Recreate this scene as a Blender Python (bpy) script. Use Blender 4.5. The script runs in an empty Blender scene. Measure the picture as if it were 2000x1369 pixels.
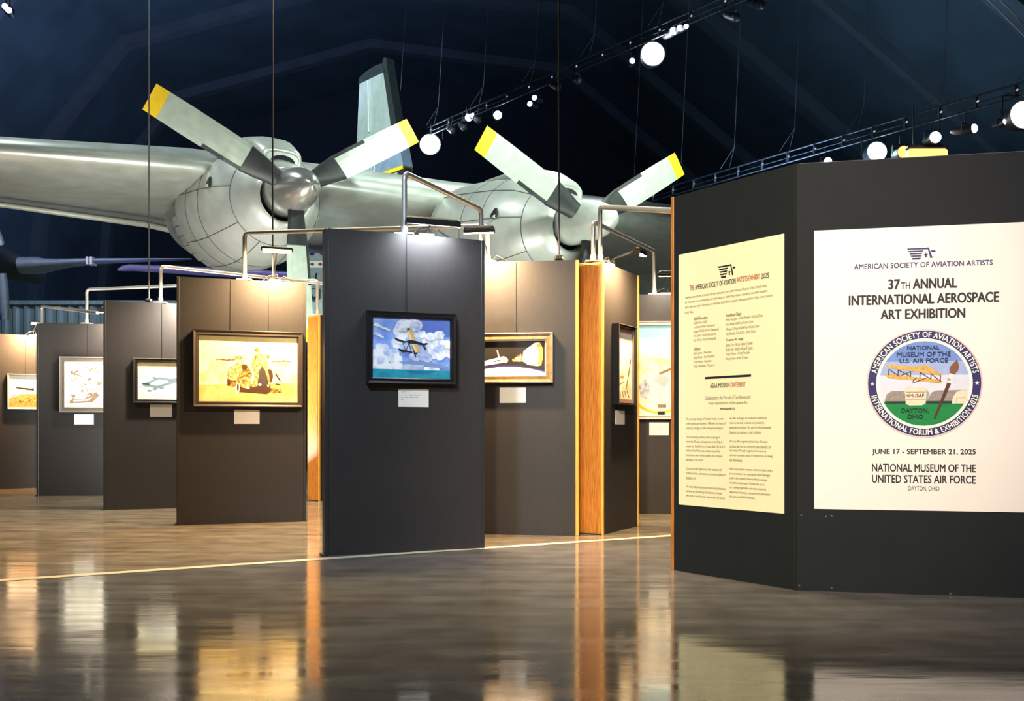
import bpy, math, random
from mathutils import Vector, Matrix
random.seed(7)
S = bpy.context.scene
COL = S.collection
PI = math.pi

# ------------------------------------------------------------------ camera, world, light, exposure
F, CX, HY, HC = 1720.0, 1000.0, 838.0, 0.942     # focal length in px, centre column, horizon row, eye height
cd = bpy.data.cameras.new('camera'); cam = bpy.data.objects.new('camera', cd); COL.objects.link(cam)
cam.location = (0, 0, HC); cam.rotation_euler = (PI/2, 0, 0)
cd.sensor_width = 36.0; cd.lens = F/2000*36; cd.shift_y = (HY-684.5)/2000; cd.clip_end = 300
S.camera = cam
S.view_settings.view_transform = 'Standard'; S.view_settings.look = 'None'
S.view_settings.gamma = 1.0; S.view_settings.use_curve_mapping = False
S.view_settings.exposure = 1.15
W = bpy.data.worlds.new('world'); S.world = W; W.use_nodes = True
W.node_tree.nodes['Background'].inputs[0].default_value = (0.30, 0.42, 0.62, 1)
W.node_tree.nodes['Background'].inputs[1].default_value = 0.018

def lamp(kind, name, loc, target, energy, color, size=0.3, size_y=None, angle=60, blend=0.6, parent=None):
    l = bpy.data.lights.new(name, kind); l.energy = energy; l.color = color
    if kind == 'AREA':
        l.size = size
        if size_y: l.shape = 'RECTANGLE'; l.size_y = size_y
    elif kind == 'SPOT':
        l.spot_size = math.radians(angle); l.spot_blend = blend; l.shadow_soft_size = size
    else: l.shadow_soft_size = size
    o = bpy.data.objects.new(name, l); COL.objects.link(o); o.location = loc
    o.rotation_euler = (Vector(target)-Vector(loc)).to_track_quat('-Z', 'Y').to_euler()
    return o
# unseen spots and area lamps added to light the hall, without fixtures
lamp('SPOT', 'flood_aircraft', (5.5, 6.5, 9.5), (0.9, 14.5, 4.6), 5600, (0.86, 1.0, 0.88), 0.5, angle=50, blend=0.9)
lamp('SPOT', 'flood_cowling', (-2.5, 4.0, 11.0), (-3.6, 14.0, 4.6), 1000, (0.90, 1.0, 0.95), 0.5, angle=38, blend=0.9)
lamp('SPOT', 'flood_wing', (-8.5, 12.7, 12.0), (-5.5, 14.2, 5.0), 900, (0.86, 0.98, 0.97), 0.6, angle=75)
lamp('SPOT', 'flood_top', (2.5, 20, 14), (-2.0, 14.5, 5.0), 1900, (0.82, 1.0, 0.88), 0.4, angle=60)
lamp('SPOT', 'fill_tail', (-13, 17, 15), (-4.3, 30, 10.5), 9500, (0.72, 1.0, 0.95), 0.3, angle=34)  # added to brighten the dark face of the tail fin
lamp('SPOT', 'flood_sign', (-0.9, -1.2, 5.0), (1.35, 5.4, 1.45), 1500, (1.0, 0.88, 0.62), 0.25, angle=36, blend=0.9)
lamp('SPOT', 'flood_sign_cool', (3.6, -1.5, 5.5), (2.6, 5.0, 1.7), 560, (1.0, 0.84, 0.92), 0.25, angle=40, blend=0.9)
lamp('SPOT', 'fill_front', (-2.2, 0.6, 6.5), (-0.75, 6.7, 1.55), 1180, (0.70, 0.84, 1.0), 0.3, angle=34, blend=0.9)  # this and the next: added fill on the panel faces
lamp('SPOT', 'fill_left', (-6.5, 4.0, 7.5), (-5.2, 11.0, 1.5), 440, (1.0, 0.86, 0.72), 0.3, angle=50, blend=0.9)
lamp('SPOT', 'flood_floor', (-1.5, 9.4, 9.0), (-1.6, 8.9, 0), 2600, (1.0, 0.78, 0.50), 0.6, angle=75, blend=0.9)
lamp('AREA', 'fill_underside', (-3.9, 11.6, 0.35), (-4.4, 14.6, 4.6), 150, (0.96, 1.0, 0.93), 1.2)  # added fill from below for the nacelles and wing underside
lamp('AREA', 'fill_underside', (1.6, 12.6, 0.35), (1.5, 16.0, 4.6), 110, (0.86, 1.0, 0.92), 1.2)
lamp('SPOT', 'fill_wing', (-8.5, 9.5, 0.4), (-7.6, 13.8, 4.8), 420, (1.0, 0.92, 0.84), 0.6, angle=75, blend=0.9)  # added fill shining up at the outer wing
lamp('SPOT', 'flood_violet', (-7.6, 17.5, 2.5), (-7.6, 22.5, 5.2), 650, (0.35, 0.30, 1.0), 0.4, angle=70)
lamp('SPOT', 'flood_blue', (-13.5, 19, 9.5), (-12.6, 25, 5.9), 650, (0.75, 0.84, 1.0), 0.4, angle=60)
lamp('SPOT', 'flood_fin', (-2.0, 13.5, 7.0), (-4.6, 19.8, 4.6), 500, (0.8, 0.95, 1.0), 0.3, angle=24)
lamp('SPOT', 'flood_far_wall', (-14, 26, 9), (-15, 32, 4.5), 620, (0.86, 1.0, 1.0), 0.4, angle=80)
lamp('AREA', 'fill_roof', (7, 24, 6.0), (9, 30, 18), 1700, (0.45, 0.66, 1.0), 3)  # added area fills aimed upward to lift the dark roof
lamp('AREA', 'fill_roof', (-9, 29, 9.0), (-16, 30, 18), 1300, (0.42, 0.55, 1.0), 3)

# ------------------------------------------------------------------ materials
def principled(name):
    m = bpy.data.materials.new(name); m.use_nodes = True
    return m, m.node_tree, m.node_tree.nodes['Principled BSDF']
def mat(name, col, rough=0.5, metal=0.0, var=0.12, scale=14.0, stretch=(1, 1, 1), bump=0.0, spec=0.5, emit=None, es=1.0):
    m, t, b = principled(name)
    b.inputs['Roughness'].default_value = rough; b.inputs['Metallic'].default_value = metal
    b.inputs['Specular IOR Level'].default_value = spec
    if emit:
        b.inputs['Base Color'].default_value = (0, 0, 0, 1)
        b.inputs['Emission Color'].default_value = (*emit, 1); b.inputs['Emission Strength'].default_value = es
        return m
    tc = t.nodes.new('ShaderNodeTexCoord'); mp = t.nodes.new('ShaderNodeMapping'); mp.inputs['Scale'].default_value = stretch
    nz = t.nodes.new('ShaderNodeTexNoise'); nz.inputs['Scale'].default_value = scale; nz.inputs['Detail'].default_value = 6
    cr = t.nodes.new('ShaderNodeValToRGB')
    cr.color_ramp.elements[0].position = 0.3; cr.color_ramp.elements[1].position = 0.7
    cr.color_ramp.elements[0].color = (*[max(0, c*(1-var)) for c in col], 1)
    cr.color_ramp.elements[1].color = (*[min(1, c*(1+var)) for c in col], 1)
    t.links.new(tc.outputs['Object'], mp.inputs[0]); t.links.new(mp.outputs[0], nz.inputs[0])
    t.links.new(nz.outputs[0], cr.inputs[0]); t.links.new(cr.outputs[0], b.inputs['Base Color'])
    if bump:
        bp = t.nodes.new('ShaderNodeBump'); bp.inputs['Strength'].default_value = bump; bp.inputs['Distance'].default_value = 0.01
        t.links.new(nz.outputs[0], bp.inputs['Height']); t.links.new(bp.outputs[0], b.inputs['Normal'])
    return m
M = {}
M['panel'] = mat('panel_laminate', (0.028, 0.0252, 0.0248), 0.5, var=0.10, scale=9, stretch=(6, 6, 1), spec=0.4)
M['panel_dark'] = mat('panel_edge', (0.018, 0.019, 0.02), 0.5)
M['sign_wall'] = mat('sign_wall_paint', (0.0105, 0.0135, 0.0165), 0.75, var=0.08, scale=5, spec=0.25)
M['oak'] = mat('oak', (0.50, 0.175, 0.025), 0.38, var=0.35, scale=10, stretch=(9, 9, 0.7))
M['oak_light'] = mat('oak_light', (0.78, 0.40, 0.07), 0.36, var=0.2, scale=10, stretch=(9, 9, 0.7))
M['alu'] = mat('aluminium_pipe', (0.62, 0.61, 0.58), 0.32, 0.55, var=0.06)
M['black'] = mat('black_plastic', (0.012, 0.012, 0.013), 0.4)
M['rubber'] = mat('black_rubber', (0.014, 0.017, 0.018), 0.55, var=0.3, scale=8)
M['steel'] = mat('bright_steel', (0.70, 0.70, 0.68), 0.3, 0.6)
M['card'] = mat('card', (0.86, 0.84, 0.79), 0.6, var=0.02)
M['poster'] = mat('poster_paper', (0.86, 0.81, 0.78), 0.55, var=0.015, scale=3, spec=0.3)
M['poster_cream'] = mat('poster_cream_paper', (0.93, 0.88, 0.60), 0.55, var=0.015, scale=3, spec=0.3)
M['ink'] = mat('ink', (0.012, 0.010, 0.022), 0.6, var=0.05)
M['ink_brown'] = mat('ink_brown', (0.10, 0.05, 0.03), 0.6, var=0.05)
M['ink_red'] = mat('ink_red', (0.45, 0.05, 0.04), 0.6, var=0.05)
M['ink_grey'] = mat('ink_grey', (0.35, 0.33, 0.30), 0.6)
M['navy'] = mat('navy_print', (0.022, 0.016, 0.13), 0.55, var=0.05)
M['plane'] = mat('aircraft_skin', (0.40, 0.43, 0.395), 0.36, 0.45, var=0.14, scale=3.0, stretch=(1, 1, 3))
M['plane_nac'] = mat('cowling_skin', (0.43, 0.45, 0.42), 0.40, 0.35, var=0.10, scale=4.0)
M['plane_lip'] = mat('cowling_lip', (0.52, 0.54, 0.49), 0.35, 0.4, var=0.08, scale=5)
M['seam'] = mat('panel_seam', (0.06, 0.065, 0.06), 0.6)
M['spinner'] = mat('spinner_metal', (0.55, 0.54, 0.52), 0.22, 0.8, var=0.08, scale=6)
M['spinner_dull'] = mat('spinner_dull', (0.55, 0.58, 0.53), 0.38, 0.4, var=0.08, scale=6)
M['blade'] = mat('blade_grey', (0.40, 0.46, 0.39), 0.42, 0.15, var=0.10, scale=7)
M['yellow'] = mat('blade_yellow', (0.80, 0.50, 0.010), 0.5, var=0.06)
M['void'] = mat('dark_recess', (0.006, 0.006, 0.007), 0.8)
M['bluegrey'] = mat('blue_grey_paint', (0.24, 0.29, 0.38), 0.45, 0.2, var=0.15, scale=3)
M['violet'] = mat('grey_violet_paint', (0.26, 0.26, 0.36), 0.45, 0.1)
M['teal'] = mat('teal_grey_paint', (0.22, 0.31, 0.36), 0.5)
M['white'] = mat('white_paint', (0.75, 0.76, 0.76), 0.5, var=0.04)
M['darkred'] = mat('dark_red_paint', (0.11, 0.04, 0.05), 0.5)
M['truss'] = mat('truss_metal', (0.03, 0.038, 0.05), 0.5, 0.3)
M['cable'] = mat('grey_cable', (0.085, 0.09, 0.10), 0.5)
M['roof'] = mat('roof_navy', (0.030, 0.055, 0.068), 0.8, var=0.25, scale=0.5)
M['beam'] = mat('roof_beam', (0.046, 0.066, 0.078), 0.8, var=0.15, scale=1.0)
M['wall'] = mat('hangar_wall', (0.016, 0.026, 0.036), 0.85, var=0.2, scale=0.5)
M['corr'] = mat('corrugated_wall', (0.10, 0.14, 0.16), 0.6, var=0.2, scale=2, stretch=(4, 1, 0.3))
M['lit_warm'] = mat('warm_tube', (1, 1, 1), emit=(1.0, 0.72, 0.36), es=3)
M['lit_white'] = mat('white_lamp', (1, 1, 1), emit=(0.92, 0.97, 1.0), es=22)
M['lit_soft'] = mat('soft_lamp', (1, 1, 1), emit=(0.85, 0.90, 1.0), es=4)
M['lit_green'] = mat('cool_lamp', (1, 1, 1), emit=(0.72, 1.0, 0.92), es=14)
M['lit_orange'] = mat('orange_lamp', (1, 1, 1), emit=(1.0, 0.36, 0.09), es=1.5)
M['lit_dot'] = mat('rail_dot', (1, 1, 1), emit=(0.8, 0.88, 1.0), es=0.25)  # faint self-glow for the small bright dots along the truss rails
M['strip'] = mat('floor_pale_line', (0.72, 0.62, 0.42), 0.35, var=0.1, scale=4)  # pale line on the floor between its two tones
def C(name, col, rough=0.55, var=0.08, scale=18): 
    if name not in M: M[name] = mat(name, col, rough, var=var, scale=scale, spec=0.3)
    return M[name]

# polished concrete: darker in front of the line, lighter tan behind it
def concrete(name, lo, hi, ior):
    m, t, b = principled(name); M[name] = m
    tc = t.nodes.new('ShaderNodeTexCoord')
    def noise(scale, stretch, detail=6, rot=0.0):
        mp = t.nodes.new('ShaderNodeMapping'); mp.inputs['Scale'].default_value = stretch; mp.inputs['Rotation'].default_value = (0, 0, rot)
        n = t.nodes.new('ShaderNodeTexNoise'); n.inputs['Scale'].default_value = scale; n.inputs['Detail'].default_value = detail
        t.links.new(tc.outputs['Object'], mp.inputs[0]); t.links.new(mp.outputs[0], n.inputs[0]); return n
    n1 = noise(5.0, (1, 1, 1), 9); n2 = noise(2.2, (0.6, 4.0, 1), 8, 0.12); n3 = noise(1.6, (0.7, 2.6, 1), 3)
    mx = t.nodes.new('ShaderNodeMath'); mx.operation = 'ADD'; t.links.new(n1.outputs[0], mx.inputs[0]); t.links.new(n2.outputs[0], mx.inputs[1])
    hf = t.nodes.new('ShaderNodeMath'); hf.operation = 'MULTIPLY'; hf.inputs[1].default_value = 0.5; t.links.new(mx.outputs[0], hf.inputs[0])
    cr = t.nodes.new('ShaderNodeValToRGB'); cr.color_ramp.elements[0].position = 0.38; cr.color_ramp.elements[0].color = (*lo, 1)
    cr.color_ramp.elements[1].position = 0.62; cr.color_ramp.elements[1].color = (*hi, 1)
    t.links.new(hf.outputs[0], cr.inputs[0]); t.links.new(cr.outputs[0], b.inputs['Base Color'])
    mr = t.nodes.new('ShaderNodeMapRange'); mr.inputs[1].default_value = 0.3; mr.inputs[2].default_value = 0.7
    mr.inputs[3].default_value = 0.06; mr.inputs[4].default_value = 0.15
    t.links.new(n2.outputs[0], mr.inputs[0]); t.links.new(mr.outputs[0], b.inputs['Roughness'])
    b.inputs['IOR'].default_value = ior
    bp = t.nodes.new('ShaderNodeBump'); bp.inputs['Strength'].default_value = 0.035; bp.inputs['Distance'].default_value = 0.05
    t.links.new(n3.outputs[0], bp.inputs['Height']); t.links.new(bp.outputs[0], b.inputs['Normal'])
concrete('floor_near', (0.105, 0.100, 0.093), (0.175, 0.167, 0.155), 1.9)
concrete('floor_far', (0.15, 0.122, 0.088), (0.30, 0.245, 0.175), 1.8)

# ------------------------------------------------------------------ mesh helpers
class MB:
    def __init__(s): s.v = []; s.f = []; s.m = []; s.sm = []; s.X = Matrix.Identity(4)
    def add(s, vs, fs, mi=0, smooth=False):
        o = len(s.v); s.v += [s.X @ Vector(p) for p in vs]
        for f in fs: s.f.append([o+i for i in f]); s.m.append(mi); s.sm.append(smooth)
    def box(s, lo, hi, mi=0, bev=0.0):
        x0, y0, z0 = lo; x1, y1, z1 = hi
        if bev <= 0:
            s.add([(x0,y0,z0),(x1,y0,z0),(x1,y1,z0),(x0,y1,z0),(x0,y0,z1),(x1,y0,z1),(x1,y1,z1),(x0,y1,z1)],
                  [(0,3,2,1),(4,5,6,7),(0,1,5,4),(1,2,6,5),(2,3,7,6),(3,0,4,7)], mi)
        else:
            e = bev
            r = [(x0+e,y0),(x1-e,y0),(x1,y0+e),(x1,y1-e),(x1-e,y1),(x0+e,y1),(x0,y1-e),(x0,y0+e)]
            cx, cy = (x0+x1)/2, (y0+y1)/2
            kx = 1-2*e/max(x1-x0,1e-6); ky = 1-2*e/max(y1-y0,1e-6)
            ins = [(cx+(a-cx)*kx, cy+(c-cy)*ky) for a, c in r]
            rings = [(ins,z0),(r,z0+e),(r,z1-e),(ins,z1)]
            vs = [(a,c,z) for rr, z in rings for a, c in rr]
            fs = [tuple(range(7,-1,-1)), tuple(range(24,32))]
            for k in range(3):
                for i in range(8): j = (i+1)%8; fs.append((k*8+i,k*8+j,k*8+8+j,k*8+8+i))
            s.add(vs, fs, mi)
    def tube(s, pts, r, n=10, mi=0, caps=True):
        pts = [Vector(p) for p in pts]; vs = []; fs = []; N = None
        for i, p in enumerate(pts):
            d = (pts[min(i+1,len(pts)-1)]-pts[max(i-1,0)]).normalized()
            if N is None:
                N = d.orthogonal().normalized()
            N = (N-d*N.dot(d)).normalized(); B = d.cross(N)
            rr = r[i] if isinstance(r, (list, tuple)) else r
            for k in range(n):
                a = 2*PI*k/n; vs.append(p+(N*math.cos(a)+B*math.sin(a))*rr)
        for i in range(len(pts)-1):
            for k in range(n): j = (k+1)%n; fs.append((i*n+k,i*n+j,i*n+n+j,i*n+n+k))
        s.add(vs, fs, mi, True)
        if caps: s.add(vs[:n], [tuple(range(n-1,-1,-1))], mi); s.add(vs[-n:], [tuple(range(n))], mi)
    def loft(s, rings, mi=0, closed=True, caps=(True, True), smooth=True):
        n = len(rings[0]); vs = [p for r in rings for p in r]; fs = []
        for i in range(len(rings)-1):
            for k in range(n if closed else n-1): j = (k+1)%n; fs.append((i*n+k,i*n+j,i*n+n+j,i*n+n+k))
        s.add(vs, fs, mi, smooth)
        if caps[0]: s.add(rings[0], [tuple(range(n-1,-1,-1))], mi)
        if caps[1]: s.add(rings[-1], [tuple(range(n))], mi)
    def poly(s, pts, mi=0): s.add(pts, [tuple(range(len(pts)))], mi)
    def build(s, name, mats, parent=None, fix=True):
        me = bpy.data.meshes.new(name); me.from_pydata([tuple(p) for p in s.v], [], s.f)
        for x in (mats if isinstance(mats, (list, tuple)) else [mats]): me.materials.append(M[x] if isinstance(x, str) else x)
        me.polygons.foreach_set('material_index', s.m); me.polygons.foreach_set('use_smooth', s.sm)
        if fix:
            import bmesh
            bm = bmesh.new(); bm.from_mesh(me); bmesh.ops.recalc_face_normals(bm, faces=bm.faces); bm.to_mesh(me); bm.free()
        me.update()
        o = bpy.data.objects.new(name, me); COL.objects.link(o)
        if parent: o.parent = parent
        return o
def tag(o, label=None, cat=None, group=None, kind=None):
    if label: o['label'] = label
    if cat: o['category'] = cat
    if group: o['group'] = group
    if kind: o['kind'] = kind
    return o
def empty(name, loc, rz=0.0):
    o = bpy.data.objects.new(name, None); COL.objects.link(o); o.location = loc; o.rotation_euler = (0, 0, rz)
    o.empty_display_size = 0.1; return o
def copy_tree(o, parent=None):
    c = o.copy(); COL.objects.link(c)
    if parent: c.parent = parent
    for ch in list(o.children):
        copy_tree(ch, c)
    return c
def at(px, py, y): return Vector(((px-CX)/F*y, y, HC+(HY-py)/F*y))
def fillet(pts, r=0.05, n=5):
    pts = [Vector(p) for p in pts]; out = [pts[0]]
    for i in range(1, len(pts)-1):
        a = (pts[i-1]-pts[i]).normalized(); c = (pts[i+1]-pts[i]).normalized()
        p0 = pts[i]+a*r; p1 = pts[i]+c*r
        for k in range(n+1):
            u = k/n; out.append(p0*(1-u)**2+pts[i]*2*u*(1-u)+p1*u*u)
    return out+[pts[-1]]
def text_geo(body, offset=0.0, spacing=1.0):
    cu = bpy.data.curves.new('t', 'FONT'); cu.body = body; cu.resolution_u = 3; cu.offset = offset; cu.space_character = spacing
    ob = bpy.data.objects.new('t', cu); COL.objects.link(ob)
    dg = bpy.context.evaluated_depsgraph_get(); dg.update()
    me = bpy.data.meshes.new_from_object(ob.evaluated_get(dg))
    vs = [tuple(v.co) for v in me.vertices]; fs = [tuple(p.vertices) for p in me.polygons]
    bpy.data.objects.remove(ob); bpy.data.curves.remove(cu); bpy.data.meshes.remove(me)
    return vs, fs
def put_text(mb, body, x0, x1, z0, z1, y, mi=0, offset=0.0, spacing=1.0):
    vs, fs = text_geo(body, 0.0, spacing)
    if not vs: return
    a, c = min(v[0] for v in vs), max(v[0] for v in vs); d, e = min(v[1] for v in vs), max(v[1] for v in vs)
    k = offset*(z1-z0)*1.6                                # heavier strokes: the same outline set again a hair to each side
    for q, (dx, dz) in enumerate(((0,0),) if k <= 0 else ((-k,0),(k,0),(0,k*0.8),(0,-k*0.8))):
        mb.add([(x0+(v[0]-a)/(c-a)*(x1-x0)+dx, y-0.00002*q, z0+(v[1]-d)/(e-d)*(z1-z0)+dz) for v in vs], fs, mi)

# ------------------------------------------------------------------ the setting
JA, JB = (-40, 4.57-35*3.81/7.6, 0), (40, 4.57+45*3.81/7.6, 0)                          # the line where the floor tone changes
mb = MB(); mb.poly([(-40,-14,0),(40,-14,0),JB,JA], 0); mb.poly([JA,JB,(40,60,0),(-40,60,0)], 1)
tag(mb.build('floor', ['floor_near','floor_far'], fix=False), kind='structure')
PROF = [(-24,0),(-23,15),(-19,20),(-8,23),(3,21.5),(10,15.6),(17,9.6),(22,4.5),(24,0)]
mb = MB(); n = len(PROF)
mb.loft([[(x,-12,z) for x,z in PROF],[(x,56,z) for x,z in PROF]], 0, False, (False, False), False)
tag(mb.build('ceiling', 'roof', fix=False), kind='structure')
mb = MB(); mb.poly([(x,56,z) for x,z in PROF]); tag(mb.build('wall_back', 'wall', fix=False), kind='structure')
def rib(y, w, d, k):                                    # arched roof beam
    r0 = []; rings = []
    for i, (x, z) in enumerate(PROF):
        a = Vector((PROF[max(i-1,0)][0], 0, PROF[max(i-1,0)][1])); c = Vector((PROF[min(i+1,n-1)][0], 0, PROF[min(i+1,n-1)][1]))
        tn = (c-a).normalized(); inn = Vector((tn.z, 0, -tn.x)); p = Vector((x, y, z))
        rings.append([p+Vector((0,-w/2,0)), p+Vector((0,w/2,0)), p+inn*d+Vector((0,w/2,0)), p+inn*d+Vector((0,-w/2,0))])
    b_ = MB(); b_.loft(rings, 0, True, (True, True), False)
    tag(b_.build('trim_%d' % k, 'beam'), kind='structure')
for k, (y, w, d) in enumerate([(17,.5,.35),(23.5,.9,.5),(29,.35,.4),(35,.7,.5),(43,.6,.5),(50,.6,.5)]): rib(y, w, d, k+1)
# pale corrugated wall far behind the left panels
mb = MB(); pts = []
for i in range(121):
    x = -19.5+i*0.1; pts.append((x, 32+(0.06 if i%4 < 2 else -0.06)))
mb.loft([[(x,y,0) for x,y in pts],[(x,y,5.45) for x,y in pts]], 0, False, (False, False), False)
mb.box((-19.5,31.85,5.45),(-7.5,32.2,5.6))
tag(mb.build('wall_far', 'corr'), kind='structure')
mb = MB()
a = Vector((-5.0, 4.57, 0)); c = Vector((2.6, 8.38, 0)); d = (c-a).normalized(); nn = Vector((-d.y, d.x, 0))*0.045
mb.add([a-nn+Vector((0,0,.002)), c-nn+Vector((0,0,.002)), c+nn+Vector((0,0,.002)), a+nn+Vector((0,0,.002))], [(0,1,2,3)])
tag(mb.build('trim_7', 'strip', fix=False), kind='structure')

# ------------------------------------------------------------------ display panels
class Panel:                                            # local x along the face, local -y towards the viewer, z up
    def __init__(s, A, B, h, th, name, label, mat_, cat='display panel', edge='panel_dark', group=None):
        s.A = Vector((A[0], A[1], 0)); s.B = Vector((B[0], B[1], 0)); s.w = (s.B-s.A).length; s.h = h; s.th = th
        d = s.B-s.A; s.rz = math.atan2(d.y, d.x); s.o = empty(name, s.A, s.rz)
        tag(s.o, label, cat, group); s.mat = mat_; s.X = Matrix.Translation(s.A) @ Matrix.Rotation(s.rz, 4, 'Z'); s.I = s.X.inverted()
    def hit(s, px, py, off=0.0):                        # pixel of the photograph -> (x, z) on the face
        o = s.I @ Vector((0, 0, HC)); d = (s.I.to_3x3() @ Vector(((px-CX)/F, 1, (HY-py)/F)))
        k = (-off-o.y)/d.y; p = o+d*k; return p.x, p.z
    def w2(s, x, y, z): return s.X @ Vector((x, y, z))
def face_pts(xl, hl, xr, hr):                           # pixel column + pixel height of each visible edge
    yl, yr = F*2.43/hl, F*2.43/hr
    return Vector(((xl-CX)/F*yl, yl)), Vector(((xr-CX)/F*yr, yr))
def extend(a, b, w, keep='l'):
    d = (b-a).normalized(); return (a, a+d*w) if keep == 'l' else (b-d*w, b)
def make_panel(P, left_trim=True, right='panel_dark', left='panel_dark', seams=()):
    mb = MB(); mb.box((0.012,0,0.0),(P.w-0.012,P.th,P.h))
    mb.build('board', P.mat, P.o)
    for side, x0, x1, mt in (('l',-0.006,0.022,left),('r',P.w-0.022,P.w+0.006,right)):
        mb = MB(); mb.box((x0,-0.006,0.0),(x1,P.th+0.006,P.h+0.003), 0, 0.003); mb.build('edge_strip', mt, P.o)
    mb = MB(); mb.box((0.022,0.006,P.h),(P.w-0.022,P.th-0.006,P.h+0.006)); mb.build('top_cap', 'panel_dark', P.o)
    mb = MB(); mb.box((-0.03,0.01,0.0),(P.w+0.01,P.th-0.01,0.012)); mb.build('base_plate', 'panel_dark', P.o)
    for s_ in seams:
        mb = MB(); mb.box((P.w*s_-0.002,-0.0015,P.h*0.0+0.02),(P.w*s_+0.002,0.002,P.h)); mb.build('board_seam', 'void', P.o)

G = 'dark exhibition panels'
a, c = face_pts(0, 303, 72, 296); a, c = extend(a, c, 1.22, 'r')
P0 = Panel(a, c, 2.43, 0.10, 'display_panel', 'dark panel at the far left edge, orange lit, with the small landscape', 'panel', group=G)
a, c = face_pts(72, 337, 200, 334); a, c = extend(a, c, 1.22)
P1 = Panel(a, c, 2.43, 0.10, 'display_panel', 'dark brown panel carrying the silver framed sketch sheet', 'panel', group=G)
a, c = face_pts(203, 408, 342, 399); a, c = extend(a, c, 1.22)
P2 = Panel(a, c, 2.43, 0.10, 'display_panel', 'dark panel with the black framed grey jet painting', 'panel', group=G)
a, c = face_pts(346, 485, 597, 465)
P3 = Panel(a, c, 2.43, 0.10, 'display_panel', 'warm lit brown panel with the yellow motorcycle painting', 'panel', group=G)
a, c = face_pts(636, 640, 945, 600)
P4 = Panel(a, c, 2.43, 0.12, 'display_panel', 'tall blue-black panel standing nearest, with the floatplane painting', 'panel', group=G)
a, c = face_pts(946, 531, 1129, 538); a, c = extend(a, c, 1.22, 'r')
P5 = Panel(a, c, 2.43, 0.10, 'display_panel', 'brown panel with the spacecraft painting and an oak right edge', 'panel', group=G)
a, c = face_pts(1177, 534, 1247, 488)
P6 = Panel(a, c, 2.43, 0.245, 'display_panel', 'oak edged panel angled away beside the spacecraft panel', 'panel', group=G)
P7 = Panel(Vector((0.95,9.79)), Vector((2.17,9.75)), 2.43, 0.10, 'display_panel', 'rear dark panel with the tall globe painting', 'panel', group=G)
y8 = F*2.43/363; a = Vector(((623-CX)/F*y8, y8))
P8 = Panel(a, a+Vector((0.55,0.835)).normalized()*1.22, 2.43, 0.20, 'display_panel', 'oak ended panel seen edge-on behind the motorcycle panel', 'panel', group=G)
for P in (P0, P1, P2, P3, P4, P7): make_panel(P)
make_panel(P5, right='oak_light')
make_panel(P6, left='oak_light', right='oak_light')
make_panel(P8, left='oak_light')
for P in (P6, P8):                                       # broad oak board on the near end
    mb = MB(); mb.box((-0.012,0.012,0.0),(-0.004,P.th-0.012,P.h-0.02)); mb.build('end_board', 'oak', P.o)

ya, yb, yc = 942*F/275/1000, 942*F/315/1000, 942*F/330/1000
SA = Vector(((1313-CX)/F*ya, ya)); SB = Vector(((1555-CX)/F*yb, yb)); SC = Vector((1.0*yc*(2000-CX)/F, yc))
SW = Panel(SA, SB, 2.49, 0.10, 'sign_wall', 'short angled black wall with the cream exhibit text poster', 'sign_wall', 'sign wall')
SM = Panel(SB, SB+(SC-SB).normalized()*2.44, 2.49, 0.10, 'sign_wall', 'wide black wall at right with the exhibition title poster', 'sign_wall', 'sign wall')
for P, lm in ((SW, 'oak'), (SM, 'panel_dark')):
    mb = MB(); mb.box((0.0 if P is SM else 0.014,0,0),(P.w-0.002,P.th,P.h)); mb.build('board', P.mat, P.o)
    if P is SW:
        mb = MB(); mb.box((-0.012,-0.003,0),(0.014,P.th,P.h+0.005), 0, 0.003); mb.build('edge_strip', 'oak', P.o)
        mb = MB(); mb.box((P.w-0.02,-0.004,0.0),(P.w+0.004,0.0,P.h)); mb.build('corner_joint', 'void', P.o)
        mb = MB(); mb.box((0.72,-0.001,1.9),(0.724,0.001,P.h)); mb.build('board_seam', 'void', P.o)
    else:
        mb = MB(); x = P.hit(1617, 700)[0]; mb.box((x-0.002,-0.001,0.02),(x+0.002,0.001,P.h)); mb.build('board_seam', 'void', P.o)
    mb = MB(); mb.box((0.02,0.01,P.h),(P.w,P.th-0.01,P.h+0.006)); mb.build('top_cap', 'panel_dark', P.o)
for px, py in ((1565,1006),(1613,1009),(1624,1007),(1561,1143),(1624,1148),(1856,1159)):
    x, z = SM.hit(px, py); mb = MB(); mb.tube([(x,0.001,z),(x,-0.003,z)], 0.006, 8); mb.build('screw', 'cable', SM.o)

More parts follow.
